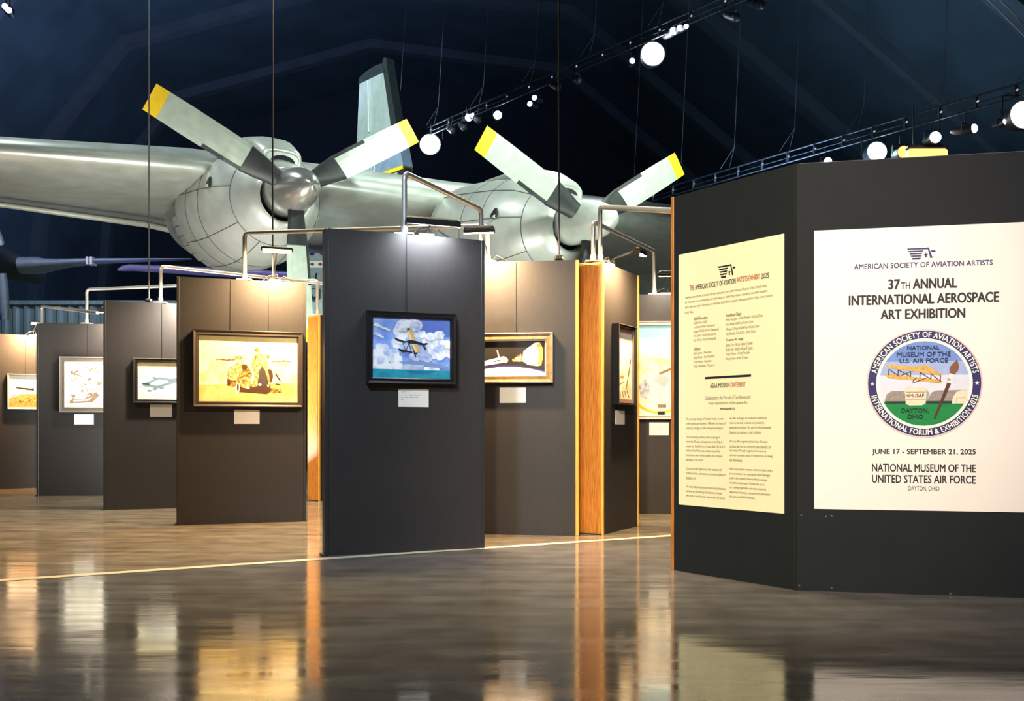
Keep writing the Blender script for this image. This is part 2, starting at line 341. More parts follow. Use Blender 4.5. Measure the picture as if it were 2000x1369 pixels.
# ------------------------------------------------------------------ frames, paintings, cards
def local_thing(P, name, x, z, label, cat, group=None, off=0.0):
    o = empty(name, P.w2(x, -off, z), P.rz); return tag(o, label, cat, group)
def painting(P, x0p, x1p, ytp, ybp, fw, depth, frame_mats, art, label, wires=(0.5,), lift=0.004, inner=None, tilt=0.0):
    xm = (x0p+x1p)/2; ym = (ytp+ybp)/2
    x0 = P.hit(x0p, ym, depth*0.6)[0]; x1 = P.hit(x1p, ym, depth*0.6)[0]; z1 = P.hit(xm, ytp, depth)[1]; z0 = P.hit(xm, ybp, depth)[1]
    w, h = x1-x0, z1-z0
    o = local_thing(P, 'framed_painting', (x0+x1)/2, z0, label, 'painting', 'framed paintings', lift)
    mb = MB()                                            # mitred moulding: profile (inset, depth)
    prof = [(0,0),(0,-depth),(fw*0.12,-depth*1.04),(fw*0.45,-depth*0.86),(fw*0.8,-depth*0.9),(fw*0.86,-depth*0.72),(fw,-depth*0.6),(fw,-depth*0.25),(fw,0)]
    rings = []
    for i, (q, d) in enumerate(prof):
        rings.append([(-w/2+q,d,q),(w/2-q,d,q),(w/2-q,d,h-q),(-w/2+q,d,h-q)])
    for i in range(len(rings)-1):
        mi = 0
        if len(frame_mats) > 1: mi = 1 if i in (1,5,6) else 0
        if len(frame_mats) > 2 and i in (2,3,4): mi = 2
        vs = rings[i]+rings[i+1]
        mb.add(vs, [(k,(k+1)%4,4+(k+1)%4,4+k) for k in range(4)], mi)
    mb.add(rings[-1]+rings[0], [(k,(k+1)%4,4+(k+1)%4,4+k) for k in range(4)], 0)
    mb.build('frame', list(frame_mats), o)
    cw, ch = w-2*fw+0.002, h-2*fw+0.002
    mats = []; mb = MB(); yb_ = -depth*0.42
    def mi(nm):
        if nm not in mats: mats.append(nm)
        return mats.index(nm)
    bg = art[0]; i0 = mi(bg)
    mb.box((-cw/2,yb_,fw-0.001),(cw/2,yb_+0.012,fw-0.001+ch), i0)
    for k, (nm, pts) in enumerate(art[1:]):
        pts = [(min(1,max(0,u)), min(1,max(0,v))) for u, v in pts]
        mb.poly([(-cw/2+u*cw, yb_-0.00006*(k+1), fw-0.001+v*ch) for u, v in pts], mi(nm))
    mb.build('canvas', mats, o, fix=False)
    for s_ in wires:
        top = P.h-z0
        mb = MB(); mb.tube([(-w/2+w*s_,-0.002,h-0.01),(-w/2+w*s_*0.98+0.01*w,-0.002,top-0.005)], 0.002, 5); mb.build('hanging_wire', 'black', o)
    return o
def blob(cx, cy, rx, ry, n=14, j=0.0, rot=0.0, seed=0):
    rnd = random.Random(seed*31+n); out = []
    for k in range(n):
        a = 2*PI*k/n; r = 1+rnd.uniform(-j, j); x = rx*r*math.cos(a); y = ry*r*math.sin(a)
        out.append((cx+x*math.cos(rot)-y*math.sin(rot), cy+x*math.sin(rot)+y*math.cos(rot)))
    return out
def ln(x0, y0, x1, y1, w0, w1=None, asp=1.0):
    w1 = w0 if w1 is None else w1; dx, dy = x1-x0, y1-y0; L = math.hypot(dx, dy) or 1; nx, ny = -dy/L, dx/L*asp
    return [(x0-nx*w0,y0-ny*w0),(x1-nx*w1,y1-ny*w1),(x1+nx*w1,y1+ny*w1),(x0+nx*w0,y0+ny*w0)]
def card(P, x0p, x1p, ytp, ybp, label, lines=0):
    xm, ym = (x0p+x1p)/2, (ytp+ybp)/2
    x0, x1 = P.hit(x0p, ym)[0], P.hit(x1p, ym)[0]; z1, z0 = P.hit(xm, ytp)[1], P.hit(xm, ybp)[1]
    mb = MB(); mb.box((x0,-0.006,z0),(x1,-0.001,z1))
    me = [tuple(v) for v in mb.v]
    o = local_thing(P, 'label_card', (x0+x1)/2, z0, label, 'label card', 'white caption cards')
    w, h = x1-x0, z1-z0; mb = MB(); mb.box((-w/2,-0.006,0),(w/2,-0.0005,h), 0, 0.001); mb.build('card', 'card', o)
    if lines:
        for k in range(lines):
            mb = MB(); L = (0.34, 0.82, 0.76, 0.14)[k%4]; z = h*(0.82-0.13*k-(0.05 if k else 0))
            for q in range(int(L*22)):
                if (q*7+k*3) % 5: mb.poly([(-w*0.42+w*q*0.036,-0.0065,z),(-w*0.42+w*(q*0.036+0.026),-0.0065,z),(-w*0.42+w*(q*0.036+0.026),-0.0065,z+h*0.035),(-w*0.42+w*q*0.036,-0.0065,z+h*0.035)])
            mb.build('caption_text', 'ink_grey', o, fix=False)
    return o
# painted colours
def C2(name, c1, c2, scale, lo=0.4, hi=0.6, rough=0.55):  # two-tone brushed paint
    m = mat(name, c1, rough, var=0.0, scale=scale, spec=0.3); r = [n_ for n_ in m.node_tree.nodes if n_.type == 'VALTORGB'][0].color_ramp
    r.elements[0].color = (*c1, 1); r.elements[1].color = (*c2, 1); r.elements[0].position = lo; r.elements[1].position = hi; M[name] = m
C2('cloud', (0.36, 0.47, 0.74), (0.90, 0.92, 0.94), 17, 0.34, 0.55); C2('sky_blue', (0.17, 0.30, 0.78), (0.36, 0.50, 0.86), 6); C2('cloud_grey', (0.28, 0.38, 0.66), (0.55, 0.63, 0.82), 15)
C2('sepia_light', (0.42, 0.26, 0.05), (0.90, 0.78, 0.36), 34, 0.42, 0.58); C2('sepia_mid', (0.16, 0.075, 0.02), (0.62, 0.38, 0.08), 40, 0.42, 0.58); C2('sepia_ground', (0.80, 0.58, 0.15), (0.90, 0.74, 0.30), 7); C2('globe_blue', (0.25, 0.32, 0.50), (0.62, 0.66, 0.68), 24); C2('cream_art', (0.74, 0.62, 0.34), (0.90, 0.86, 0.70), 10)
C('sky_blue', (0.20, 0.36, 0.80), var=0.25, scale=9); C('sky_deep', (0.13, 0.22, 0.66)); C('cloud', (0.78, 0.82, 0.88), var=0.12, scale=14)
C('cloud_grey', (0.40, 0.50, 0.72), var=0.15, scale=12); C('cloud_dark', (0.20, 0.30, 0.52)); C('sea', (0.02, 0.30, 0.42), var=0.2); C('sea_dark', (0.015, 0.17, 0.30))
C('plane_dark', (0.012, 0.014, 0.022)); C('wing_ochre', (0.62, 0.40, 0.14)); C('wing_cream', (0.78, 0.66, 0.40))
C('sepia_sky', (0.92, 0.86, 0.52), var=0.05); C('sepia_ground', (0.78, 0.55, 0.13), var=0.12); C('sepia_mid', (0.36, 0.19, 0.035), var=0.3, scale=40); C('sepia_dark', (0.10, 0.045, 0.02)); C('sepia_grey', (0.09, 0.07, 0.06)); C('sepia_light', (0.72, 0.55, 0.18), var=0.15)
C('space', (0.020, 0.017, 0.016)); C('paint_white', (0.85, 0.84, 0.80)); C('gold', (0.80, 0.52, 0.06)); C('steel_grey', (0.33, 0.34, 0.36)); C('cream_art', (0.85, 0.78, 0.55), var=0.12); C('cream_pale', (0.86, 0.84, 0.70), var=0.08)
C('tan_sketch', (0.26, 0.17, 0.10), var=0.3); C('jet_grey', (0.16, 0.24, 0.28)); C('jet_light', (0.42, 0.52, 0.55)); C('mist', (0.72, 0.74, 0.66), var=0.08); C('mist_warm', (0.86, 0.78, 0.46), var=0.08)
C('field', (0.50, 0.27, 0.08), var=0.25); C('aqua', (0.25, 0.66, 0.80)); C('globe_blue', (0.35, 0.42, 0.58)); C('frame_black', (0.010, 0.010, 0.011), 0.35); C('frame_brown', (0.06, 0.045, 0.035), 0.4)
C('silver', (0.42, 0.40, 0.37), 0.3); C('pewter', (0.12, 0.10, 0.085), 0.35); C('frame_gold', (0.26, 0.16, 0.075), 0.4, var=0.3); C('brick', (0.35, 0.18, 0.12))

def cl(cx, cy, s, seed, nm='cloud'):                      # puffy cloud outline
    return [(nm, blob(cx+s*dx, cy+s*dy, s*r, s*r*1.1, 12, 0.10, 0, seed+i)) for i, (dx, dy, r) in enumerate([(0,0,.6),(-.5,-.25,.45),(.5,-.3,.45),(.2,.35,.42),(-.25,.4,.38)])]
art4 = ['sky_blue', ('sky_deep', [(.6,.72),(1,.70),(1,1),(.6,1)])]
for i, (x, y, s) in enumerate([(.45,.82,.20),(.40,.62,.18),(.58,.60,.17),(.82,.62,.16),(.93,.48,.16),(.80,.42,.14),(.12,.45,.14),(.08,.30,.14),(.25,.36,.14),(.30,.22,.13)]): art4 += cl(x, y, s, i*7)
art4 += cl(.52,.55,.18,91,'cloud_grey')+cl(.62,.40,.16,95,'cloud_grey')+[('cloud', ln(.02,.88,.22,.78,.03,.01)), ('cloud', ln(.02,.73,.14,.66,.03,.01))]
for i, (x, y, s) in enumerate([(.37,.86,.09),(.54,.88,.10),(.74,.70,.07),(.86,.74,.07),(.97,.58,.07),(.63,.74,.06)]): art4 += [('cloud', blob(x, y, s, s*1.1, 12, .12, 0, 50+i))]
art4 += [('cloud_dark', [(.33,.27),(.5,.30),(.75,.27),(1,.19),(1,.15),(.7,.20),(.4,.24)]), ('cloud_grey', [(.38,.24),(.66,.22),(.66,.14),(.40,.13)]), ('cloud', [(0,.22),(.38,.22),(.40,.13),(0,.14)]), ('cloud', [(.66,.20),(.86,.18),(.86,.14),(.66,.14)]),
  ('sea', [(0,0),(1,0),(1,.14),(0,.145)]), ('sea_dark', [(.4,.13),(.86,.125),(.66,.075),(.5,.08)]),
  ('plane_dark', ln(.455,.83,.55,.40,.02,.02)), ('wing_ochre', [(.43,.79),(.50,.82),(.55,.64),(.47,.63)]), ('wing_cream', [(.445,.77),(.465,.78),(.50,.64),(.475,.64)]), ('wing_ochre', [(.485,.58),(.56,.60),(.61,.44),(.54,.43)]), ('wing_cream', [(.50,.57),(.52,.575),(.57,.44),(.55,.435)]),
  ('plane_dark', [(.42,.615),(.47,.635),(.55,.625),(.68,.575),(.66,.55),(.54,.575),(.46,.575)]), ('plane_dark', [(.27,.655),(.29,.66),(.43,.605),(.42,.585),(.31,.615)]), ('plane_dark', [(.32,.48),(.34,.485),(.50,.445),(.50,.425),(.37,.435)]),
  ('plane_dark', ln(.38,.60,.42,.45,.004)), ('plane_dark', ln(.46,.58,.42,.45,.004)), ('plane_dark', ln(.46,.60,.49,.45,.004)), ('plane_dark', [(.63,.58),(.70,.60),(.705,.575),(.66,.55),(.69,.49),(.67,.48),(.64,.545)]), ('plane_dark', ln(.53,.42,.55,.35,.008)), ('cloud_grey', [(.56,.42),(.62,.41),(.60,.36)])]
painting(P4, 716, 890, 609, 750, 0.046, 0.05, ('frame_black',), art4, 'black framed painting of a floatplane over blue sea and clouds', (0.45,))
art3 = ['sepia_sky', ('sepia_ground', [(0,0),(1,0),(1,.60),(0,.62)]), ('cream_art', [(0,.25),(1,.30),(1,.60),(0,.62)]),
  ('sepia_mid', ln(.17,.635,.36,.64,.012)), ('sepia_dark', ln(.18,.645,.30,.625,.005)), ('sepia_mid', ln(.73,.62,.93,.63,.006)), ('sepia_dark', ln(.84,.63,.87,.66,.005)), ('sepia_mid', ln(.4,.665,.5,.665,.003)),
  ('sepia_mid', [(.30,.28),(.55,.13),(.80,.16),(.84,.20),(.66,.22),(.45,.30)]),
  ('sepia_light', blob(.40,.42,.12,.17,14,.1)), ('sepia_mid', blob(.345,.35,.07,.12,12,.2)), ('sepia_mid', blob(.47,.42,.06,.09,12,.2)), ('sepia_dark', [(.28,.24),(.31,.24),(.31,.33),(.285,.33)]),
  ('sepia_light', blob(.345,.44,.055,.12,12,.15)), ('sepia_light', blob(.40,.53,.05,.08)), ('sepia_mid', blob(.37,.67,.018,.03)), ('sepia_mid', blob(.41,.67,.016,.03)), ('sepia_dark', blob(.455,.53,.03,.045)),
  ('sepia_dark', [(.38,.15),(.68,.12),(.72,.16),(.72,.30),(.63,.32),(.50,.22),(.40,.24)]), ('paint_white', blob(.385,.215,.022,.085)), ('sepia_dark', blob(.387,.22,.010,.06)), ('sepia_light', blob(.46,.30,.06,.09,12,.15)), ('sepia_mid', blob(.455,.31,.03,.05,10,.2)),
  ('sepia_light', [(.52,.55),(.55,.72),(.585,.80),(.62,.76),(.69,.62),(.71,.50),(.66,.45),(.56,.44)]), ('sepia_mid', blob(.58,.80,.022,.035)), ('sepia_mid', blob(.69,.70,.02,.03)), ('sepia_mid', ln(.555,.60,.57,.70,.006)),
  ('sepia_dark', blob(.71,.40,.035,.11)), ('sepia_grey', [(.58,.24),(.60,.48),(.635,.55),(.665,.48),(.70,.24)]), ('sepia_light', [(.53,.22),(.585,.24),(.605,.52),(.57,.50)]), ('sepia_light', [(.67,.50),(.70,.26),(.72,.28),(.69,.52)]),
  ('paint_white', blob(.61,.265,.016,.02)), ('paint_white', blob(.69,.245,.015,.02)), ('paint_white', blob(.49,.21,.018,.015)), ('sepia_dark', blob(.665,.20,.028,.07)), ('sepia_dark', ln(.77,.44,.82,.33,.008)), ('sepia_dark', ln(.77,.28,.82,.27,.008)), ('sepia_mid', ln(.74,.15,.84,.16,.012))]
painting(P3, 377, 592, 646, 795, 0.055, 0.065, ('frame_brown','frame_black'), art3, 'dark framed yellow painting of a motorcycle with sidecar', (0.33,0.68))
art2 = ['mist', ('mist_warm', [(0,.55),(1,.75),(1,1),(0,1)]), ('jet_grey', [(.08,.36),(.20,.34),(.40,.28),(.62,.38),(.95,.52),(.98,.62),(.70,.56),(.45,.60),(.30,.52),(.12,.42)]), ('jet_light', [(.22,.40),(.40,.36),(.66,.46),(.60,.52),(.44,.54),(.30,.47)]), ('plane_dark', ln(.08,.41,.24,.40,.012)), ('jet_grey', ln(.0,.32,.2,.34,.008)), ('jet_grey', blob(.24,.22,.05,.03)), ('jet_grey', blob(.35,.27,.05,.03)), ('jet_grey', blob(.50,.30,.05,.03)), ('jet_grey', blob(.34,.575,.05,.03))]
painting(P2, 261, 370, 700, 787, 0.048, 0.045, ('frame_black','pewter'), art2, 'black framed painting of a grey jet in flight', (0.5,))
art1 = ['paint_white', ('cream_pale', [(.05,.05),(.95,.05),(.95,.95),(.05,.95)])]
rnd = random.Random(3)
for k in range(26):
    x, y = rnd.uniform(.1,.85), rnd.uniform(.25,.85); L = rnd.uniform(.03,.12); art1.append(('tan_sketch' if k % 3 else 'ink_grey', ln(x, y, x+L, y+rnd.uniform(-.05,.06), rnd.uniform(.012,.026))))
art1 += [('tan_sketch', [(.10,.08),(.70,.10),(.88,.26),(.80,.34),(.55,.20),(.12,.16)]), ('cream_pale', [(.2,.12),(.6,.14),(.7,.22),(.55,.18),(.2,.15)]), ('tan_sketch', ln(.45,.66,.60,.30,.006)), ('ink_grey', ln(.66,.62,.84,.64,.014)), ('ink_grey', ln(.66,.40,.86,.41,.010)), ('tan_sketch', ln(.25,.74,.42,.68,.012)), ('brick', ln(.18,.16,.24,.28,.012)), ('brick', ln(.5,.17,.58,.23,.014)), ('tan_sketch', ln(.5,.88,.62,.86,.01))]
painting(P1, 117, 213, 697, 805, 0.075, 0.05, ('frame_black','silver','pewter'), art1, 'wide silver framed sheet of pale aircraft sketches', (0.55,))
art0 = ['paint_white', ('field', [(0,.0),(1,0),(1,.45),(.4,.42),(0,.28)]), ('sepia_mid', [(.1,.12),(.5,.3),(1,.36),(1,.22),(.5,.15)]), ('plane_dark', ln(.20,.62,.75,.57,.02,.035)), ('sepia_dark', ln(.05,.34,.6,.50,.008)), ('plane_dark', ln(.70,.55,.73,.66,.02)), ('jet_grey', ln(.22,.55,.62,.55,.008))]
painting(P0, 14, 86, 731, 799, 0.028, 0.045, ('silver','silver'), art0, 'thin silver framed landscape with a brown field', (0.5,))
art5 = ['space', ('navy', [(0,.16),(.35,.30),(.6,.30),(1,.14),(1,.10),(0,.10)]), ('paint_white', [(0,0),(1,0),(1,.08),(.8,.19),(.6,.245),(.45,.25),(.25,.20),(0,.10)]),
  ('paint_white', [(.17,.30),(.20,.28),(.48,.38),(.50,.52),(.46,.56),(.20,.42)]), ('steel_grey', blob(.485,.44,.035,.085)), ('paint_white', blob(.19,.34,.03,.06)), ('plane_dark', ln(.33,.40,.41,.45,.012)), ('steel_grey', ln(.40,.52,.375,.74,.010)), ('jet_light', blob(.49,.44,.015,.05)),
  ('paint_white', [(.70,.42),(.72,.70),(.86,.94),(.93,.96),(.97,.50),(.95,.28),(.90,.26),(.78,.30)]), ('gold', blob(.925,.61,.048,.34)), ('wing_cream', blob(.905,.60,.022,.22)), ('sepia_mid', [(.57,.46),(.69,.64),(.70,.40),(.58,.40)]), ('paint_white', ln(.63,.42,.64,.52,.014)), ('paint_white', ln(.665,.40,.675,.54,.012))]
painting(P5, 900, 1080, 650, 748, 0.072, 0.06, ('steel_grey','silver','frame_gold'), art5, 'silver and gold framed painting of two spacecraft above earth', (0.6,))
art6 = ['cream_art', ('cream_pale', [(0,.45),(1,.45),(1,1),(0,1)]), ('brick', [(0,.93),(1,.93),(1,1),(0,1)]), ('brick', [(0,0),(1,0),(1,.05),(0,.05)])]+[('sepia_dark', ln(.10+.18*k,.07,.02+.14*k+.1,.16,.014)) for k in range(5)]+[('sepia_mid', ln(.0,.20,.5,.28,.006)), ('sepia_dark', ln(.65,.20,.95,.60,.02)), ('sepia_mid', blob(.4,.34,.12,.02)), ('sepia_mid', ln(.62,.22,.75,.14,.012))]
painting(P6, 1203, 1237, 634, 790, 0.02, 0.07, ('frame_black','pewter'), art6, 'narrow looking dark framed desert drawing on the angled panel', ())
art7 = ['cream_pale', ('aqua', [(0,.86),(1,.88),(1,1),(0,1)]), ('paint_white', [(0,.72),(1,.70),(1,.88),(0,.86)]), ('cream_art', [(0,.45),(1,.40),(1,.62),(0,.66)]), ('gold', blob(.52,.26,.40,.25,22)), ('cream_pale', blob(.52,.28,.37,.24,22)), ('globe_blue', [(.22,.32),(.32,.42),(.40,.30),(.34,.18),(.26,.20)]), ('jet_light', [(.42,.40),(.56,.46),(.68,.42),(.60,.30),(.52,.34)]), ('paint_white', [(.44,.50),(.75,.40),(.78,.37),(.60,.44)]), ('tan_sketch', ln(.52,.46,.70,.52,.014)), ('plane_dark', ln(.50,.02,.60,.02,.02)), ('tan_sketch', ln(.5,.10,.62,.10,.018))]
painting(P7, 1208, 1362, 627, 819, 0.05, 0.05, ('silver','silver'), art7, 'tall pale painting of a globe under blue sky', ())
card(P4, 778, 837, 760, 795, 'white card with faint print under the floatplane painting', 4)
card(P3, 457, 507, 800, 828, 'white card under the motorcycle painting')
card(P2, 293, 336, 790, 814, 'white card under the grey jet painting')
card(P1, 145, 183, 809, 829, 'white card under the silver framed sketches')
card(P5, 976, 1027, 757, 787, 'white card under the spacecraft painting')
card(P6, 1202, 1219, 802, 829, 'white card on the angled oak edged panel')
card(P7, 1268, 1306, 825, 850, 'white card under the globe painting', 3)

# ------------------------------------------------------------------ posters
def poster(P, TL, BR, matname, label):
    x0, z1 = P.hit(*TL); x1, z0 = P.hit(*BR)
    o = local_thing(P, 'poster', (x0+x1)/2, z0, label, 'poster'); cx, cz = (x0+x1)/2, z0
    mb = MB(); mb.box((x0-cx,-0.005,0),(x1-cx,-0.0005,z1-z0)); mb.build('sheet', matname, o)
    return o, cx, cz
def logo(mb, P, cx, cz, x0p, x1p, ytp, ybp, y):          # striped wing, star and pointed letter
    xm, ym = (x0p+x1p)/2, (ytp+ybp)/2
    x0, x1 = P.hit(x0p, ym)[0]-cx, P.hit(x1p, ym)[0]-cx; z1, z0 = P.hit(xm, ytp)[1]-cz, P.hit(xm, ybp)[1]-cz
    f = lambda u, v: (x0+u*(x1-x0), y, z0+v*(z1-z0))
    for i in range(5):
        v = 0.93-i*0.205; l = 0.015+i*0.04; r = (0.75, 0.57, 0.545, 0.52, 0.49)[i]; hgt = 0.115 if i < 4 else 0.15
        mb.poly([f(l, v), f(r, v), f(r-0.03, v-hgt), f(l+0.03, v-hgt)])
    mb.poly([f(.70,.98), f(.76,.92), f(.88,.06), f(.80,.06)]); mb.poly([f(.83,.70), f(.93,.72), f(1.0,.62), f(.92,.54), f(.84,.56)])
    st = []
    for k in range(10):
        r = 0.5 if k % 2 == 0 else 0.2; an = PI/2+k*PI/5; st.append(f(.655+.16*r*math.cos(an), .30+.62*r*math.sin(an)))
    mb.poly(st)
big, bx, bz = poster(SM, (1590,451), (2046,1001), 'poster', 'large white exhibition title poster with round seal')
def line(mb, P, cx, cz, body, x0p, x1p, ytp, ybp, mi=0, off=0.0, y=-0.0062, sp=1.0):
    xm, ym = (x0p+x1p)/2, (ytp+ybp)/2
    put_text(mb, body, P.hit(x0p, ym)[0]-cx, P.hit(x1p, ym)[0]-cx, P.hit(xm, ybp)[1]-cz, P.hit(xm, ytp)[1]-cz, y, mi, off, sp)
mb = MB(); logo(mb, SM, bx, bz, 1770, 1828, 483, 506, -0.0062); mb.build('society_logo', 'navy', big, fix=False)
mb = MB(); line(mb, SM, bx, bz, 'AMERICAN SOCIETY OF AVIATION ARTISTS', 1668, 1938, 512, 522, 0, 0.02, sp=1.05)
mb.build('society_lettering', 'navy', big, fix=False)
mb = MB()
def one(name, mt, *rows):
    for args in rows:
        mb = MB(); line(mb, SM, bx, bz, *args); mb.build(name, mt, big, fix=False)
line(mb, SM, bx, bz, '37', 1735, 1757, 546, 565, 0, 0.028); line(mb, SM, bx, bz, 'TH', 1759, 1777, 551.5, 564.5, 0, 0.014); line(mb, SM, bx, bz, 'ANNUAL', 1783, 1868, 544, 563, 0, 0.028)
mb.build('title_lettering', 'ink', big, fix=False)
one('title_lettering', 'ink', ('INTERNATIONAL AEROSPACE', 1658, 1950, 574, 593, 0, 0.028), ('ART EXHIBITION', 1720, 1884, 603.5, 622, 0, 0.028))
one('date_lettering', 'ink', ('JUNE 17 - SEPTEMBER 21, 2025', 1703, 1905, 877, 890, 0, 0.014), ('NATIONAL MUSEUM OF THE', 1703, 1905, 906, 921.5, 0, 0.014), ('UNITED STATES AIR FORCE', 1703, 1905, 928, 943.5, 0, 0.014), ('DAYTON, OHIO', 1774, 1834, 949.5, 959.5))
# round seal
sx, sz = SM.hit(1804, 749); sx -= bx; sz -= bz; SR = (SM.hit(1804, 749-103)[1]-bz)-sz
C('seal_pink', (0.68, 0.54, 0.56)); C('seal_sky', (0.16, 0.27, 0.62), var=0.1); C('seal_sky_mid', (0.34, 0.44, 0.74), var=0.06); C('seal_sky_pale', (0.66, 0.68, 0.82), var=0.05); C('seal_green', (0.01, 0.22, 0.06), var=0.1); C('seal_roof', (0.30, 0.26, 0.25), var=0.15, scale=60); C('seal_peach', (0.86, 0.68, 0.53)); C('seal_gold', (0.62, 0.38, 0.12), var=0.3, scale=80); C('seal_wood', (0.09, 0.035, 0.025)); C('seal_bristle', (0.22, 0.09, 0.05)); C('seal_dkgreen', (0.01, 0.05, 0.03)); C('seal_blue_ink', (0.02, 0.035, 0.14))
smats = ['seal_pink','navy','paint_white','seal_sky','seal_sky_mid','seal_sky_pale','seal_green','seal_roof','seal_peach','seal_gold','seal_wood','seal_bristle','seal_dkgreen','seal_blue_ink','steel_grey']
def circ(r, n=72, a0=0, a1=2*PI): return [(r*math.cos(a0+(a1-a0)*k/n), r*math.sin(a0+(a1-a0)*k/n)) for k in range(n)]
mb = MB(); lay = [0]
def seal(nm, pts):
    lay[0] += 1; mb.poly([(sx+u*SR, -0.0062-0.00012*lay[0], sz+v*SR) for u, v in pts], smats.index(nm))
def zz(*p): return [((x-785)/360.0, -(y-452)/360.0) for x, y in p]
def cut(r, v0, v1, n=40):                                 # slice of the disc between two heights
    a = [(math.sqrt(max(0, r*r-v*v)), v) for v in [v0+(v1-v0)*k/n for k in range(n+1)]]
    return a+[(-x, v) for x, v in reversed(a)]
seal('seal_pink', circ(1.03)); seal('navy', circ(1.0)); seal('paint_white', circ(0.855)); 
seal('seal_sky', cut(0.80, 0.42, 0.80)); seal('seal_sky_mid', cut(0.80, 0.16, 0.42)); seal('seal_sky_pale', cut(0.80, -0.36, 0.16)); seal('seal_green', cut(0.80, -0.80, -0.34))
seal('seal_dkgreen', zz((536,572),(1040,572),(1040,590),(540,590)))
seal('seal_roof', zz((532,572),(545,525),(575,503),(690,500),(690,572))); seal('seal_roof', zz((800,572),(835,512),(870,500),(1050,498),(1060,572)))
seal('seal_peach', zz((960,590),(968,545),(990,512),(1020,500),(1062,500),(1058,560),(1045,590))); seal('steel_grey', zz((990,588),(990,550),(994,550),(994,588))); seal('steel_grey', zz((990,550),(1050,550),(1050,553),(990,553)))
seal('steel_grey', zz((670,480),(690,472),(790,480),(822,520),(800,575),(790,575))); seal('seal_peach', zz((662,500),(665,480),(700,474),(770,474),(797,482),(800,520),(794,590),(770,601),(690,601),(668,590)))
# kite-like old biplane
seal('seal_gold', zz((540,318),(600,325),(740,335),(870,372),(905,392),(880,398),(740,372),(560,345))); seal('seal_gold', zz((528,385),(600,388),(740,410),(870,425),(908,440),(880,452),(740,432),(560,415)))
seal('seal_gold', zz((745,330),(800,328),(850,352),(845,368),(760,352)))
for x, a, c_ in ((560,350,392),(620,356,398),(700,368,408),(760,376,414),(830,388,424),(890,396,444)): seal('seal_wood', zz((x-3,a),(x+3,a),(x+1,c_),(x-5,c_)))
for (x0, y0, x1, y1) in ((560,350,620,398),(620,356,700,405),(700,368,640,395),(760,376,830,424),(830,385,890,440),(715,430,740,410),(720,445,800,415),(712,448,720,425)): seal('seal_wood', [(u, v) for u, v in ln(*zz((x0,y0))[0], *zz((x1,y1))[0], 0.006)])
# brush
seal('seal_wood', zz((846,688),(858,692),(955,455),(932,445))); seal('paint_white', zz((932,446),(955,456),(972,390),(948,380))); seal('steel_grey', zz((930,430),(950,438),(955,424),(935,418)))
seal('seal_bristle', zz((946,384),(974,392),(1000,365),(1006,335),(994,290),(970,315),(946,345)))
def stxt(body, x0, x1, yt, yb, nm, off=0.0, k=None):
    lay[0] += 1; a, c_ = zz((x0,yb))[0], zz((x1,yt))[0]
    put_text(mb, body, sx+a[0]*SR, sx+c_[0]*SR, sz+a[1]*SR, sz+c_[1]*SR, -0.0062-0.00012*lay[0], smats.index(nm), off)
stxt('NATIONAL', 678, 882, 194, 222, 'seal_blue_ink', 0.012); stxt('MUSEUM OF THE', 612, 952, 237, 268, 'seal_blue_ink', 0.012); stxt('U.S. AIR FORCE', 628, 936, 280, 309, 'seal_blue_ink', 0.012)
stxt('DAYTON,', 640, 815, 620, 654, 'seal_dkgreen', 0.01); stxt('OHIO', 678, 778, 662, 691, 'seal_dkgreen', 0.01); stxt('NMUSAF', 668, 784, 522, 545, 'seal_wood', 0.01)
for yy in (509, 556): seal('seal_wood', zz((668,yy),(794,yy),(794,yy+2),(668,yy+2)))
def arc_text(body, r, h, a0, a1, inward=False):
    lay[0] += 1; vs, fs = text_geo(body, 0.0, 1.06)
    x0, x1 = min(v[0] for v in vs), max(v[0] for v in vs); y0, y1 = min(v[1] for v in vs), max(v[1] for v in vs); out = []
    for v in vs:
        t_ = (v[0]-x0)/(x1-x0); a = a0+(a1-a0)*t_; q = (v[1]-y0)/(y1-y0)-0.5; rr = r+(-q if inward else q)*h
        out.append((sx+rr*math.cos(a)*SR, -0.0062-0.00012*lay[0], sz+rr*math.sin(a)*SR))
    for q in (-1, 1):
        mb.add([(x+q*0.004*SR, y-0.00002*q, z) for x, y, z in out], fs, smats.index('paint_white'))
R_ = math.radians
arc_text('AMERICAN SOCIETY OF AVIATION ARTISTS', 0.925, 0.105, R_(167), R_(12)); arc_text('INTERNATIONAL FORUM & EXHIBITION 2025', 0.925, 0.105, R_(194), R_(346), True)
for a in (PI, 0): seal('paint_white', [(0.925*math.cos(a)+(0.045 if k % 2 == 0 else 0.018)*math.cos(PI/2+k*PI/5), (0.045 if k % 2 == 0 else 0.018)*math.sin(PI/2+k*PI/5)) for k in range(10)])
mb.build('round_seal', smats, big, fix=False)

sml, px_, pz_ = poster(SW, (1326.5,498), (1532,1003), 'poster_cream', 'cream text poster listing the exhibit officers and mission')
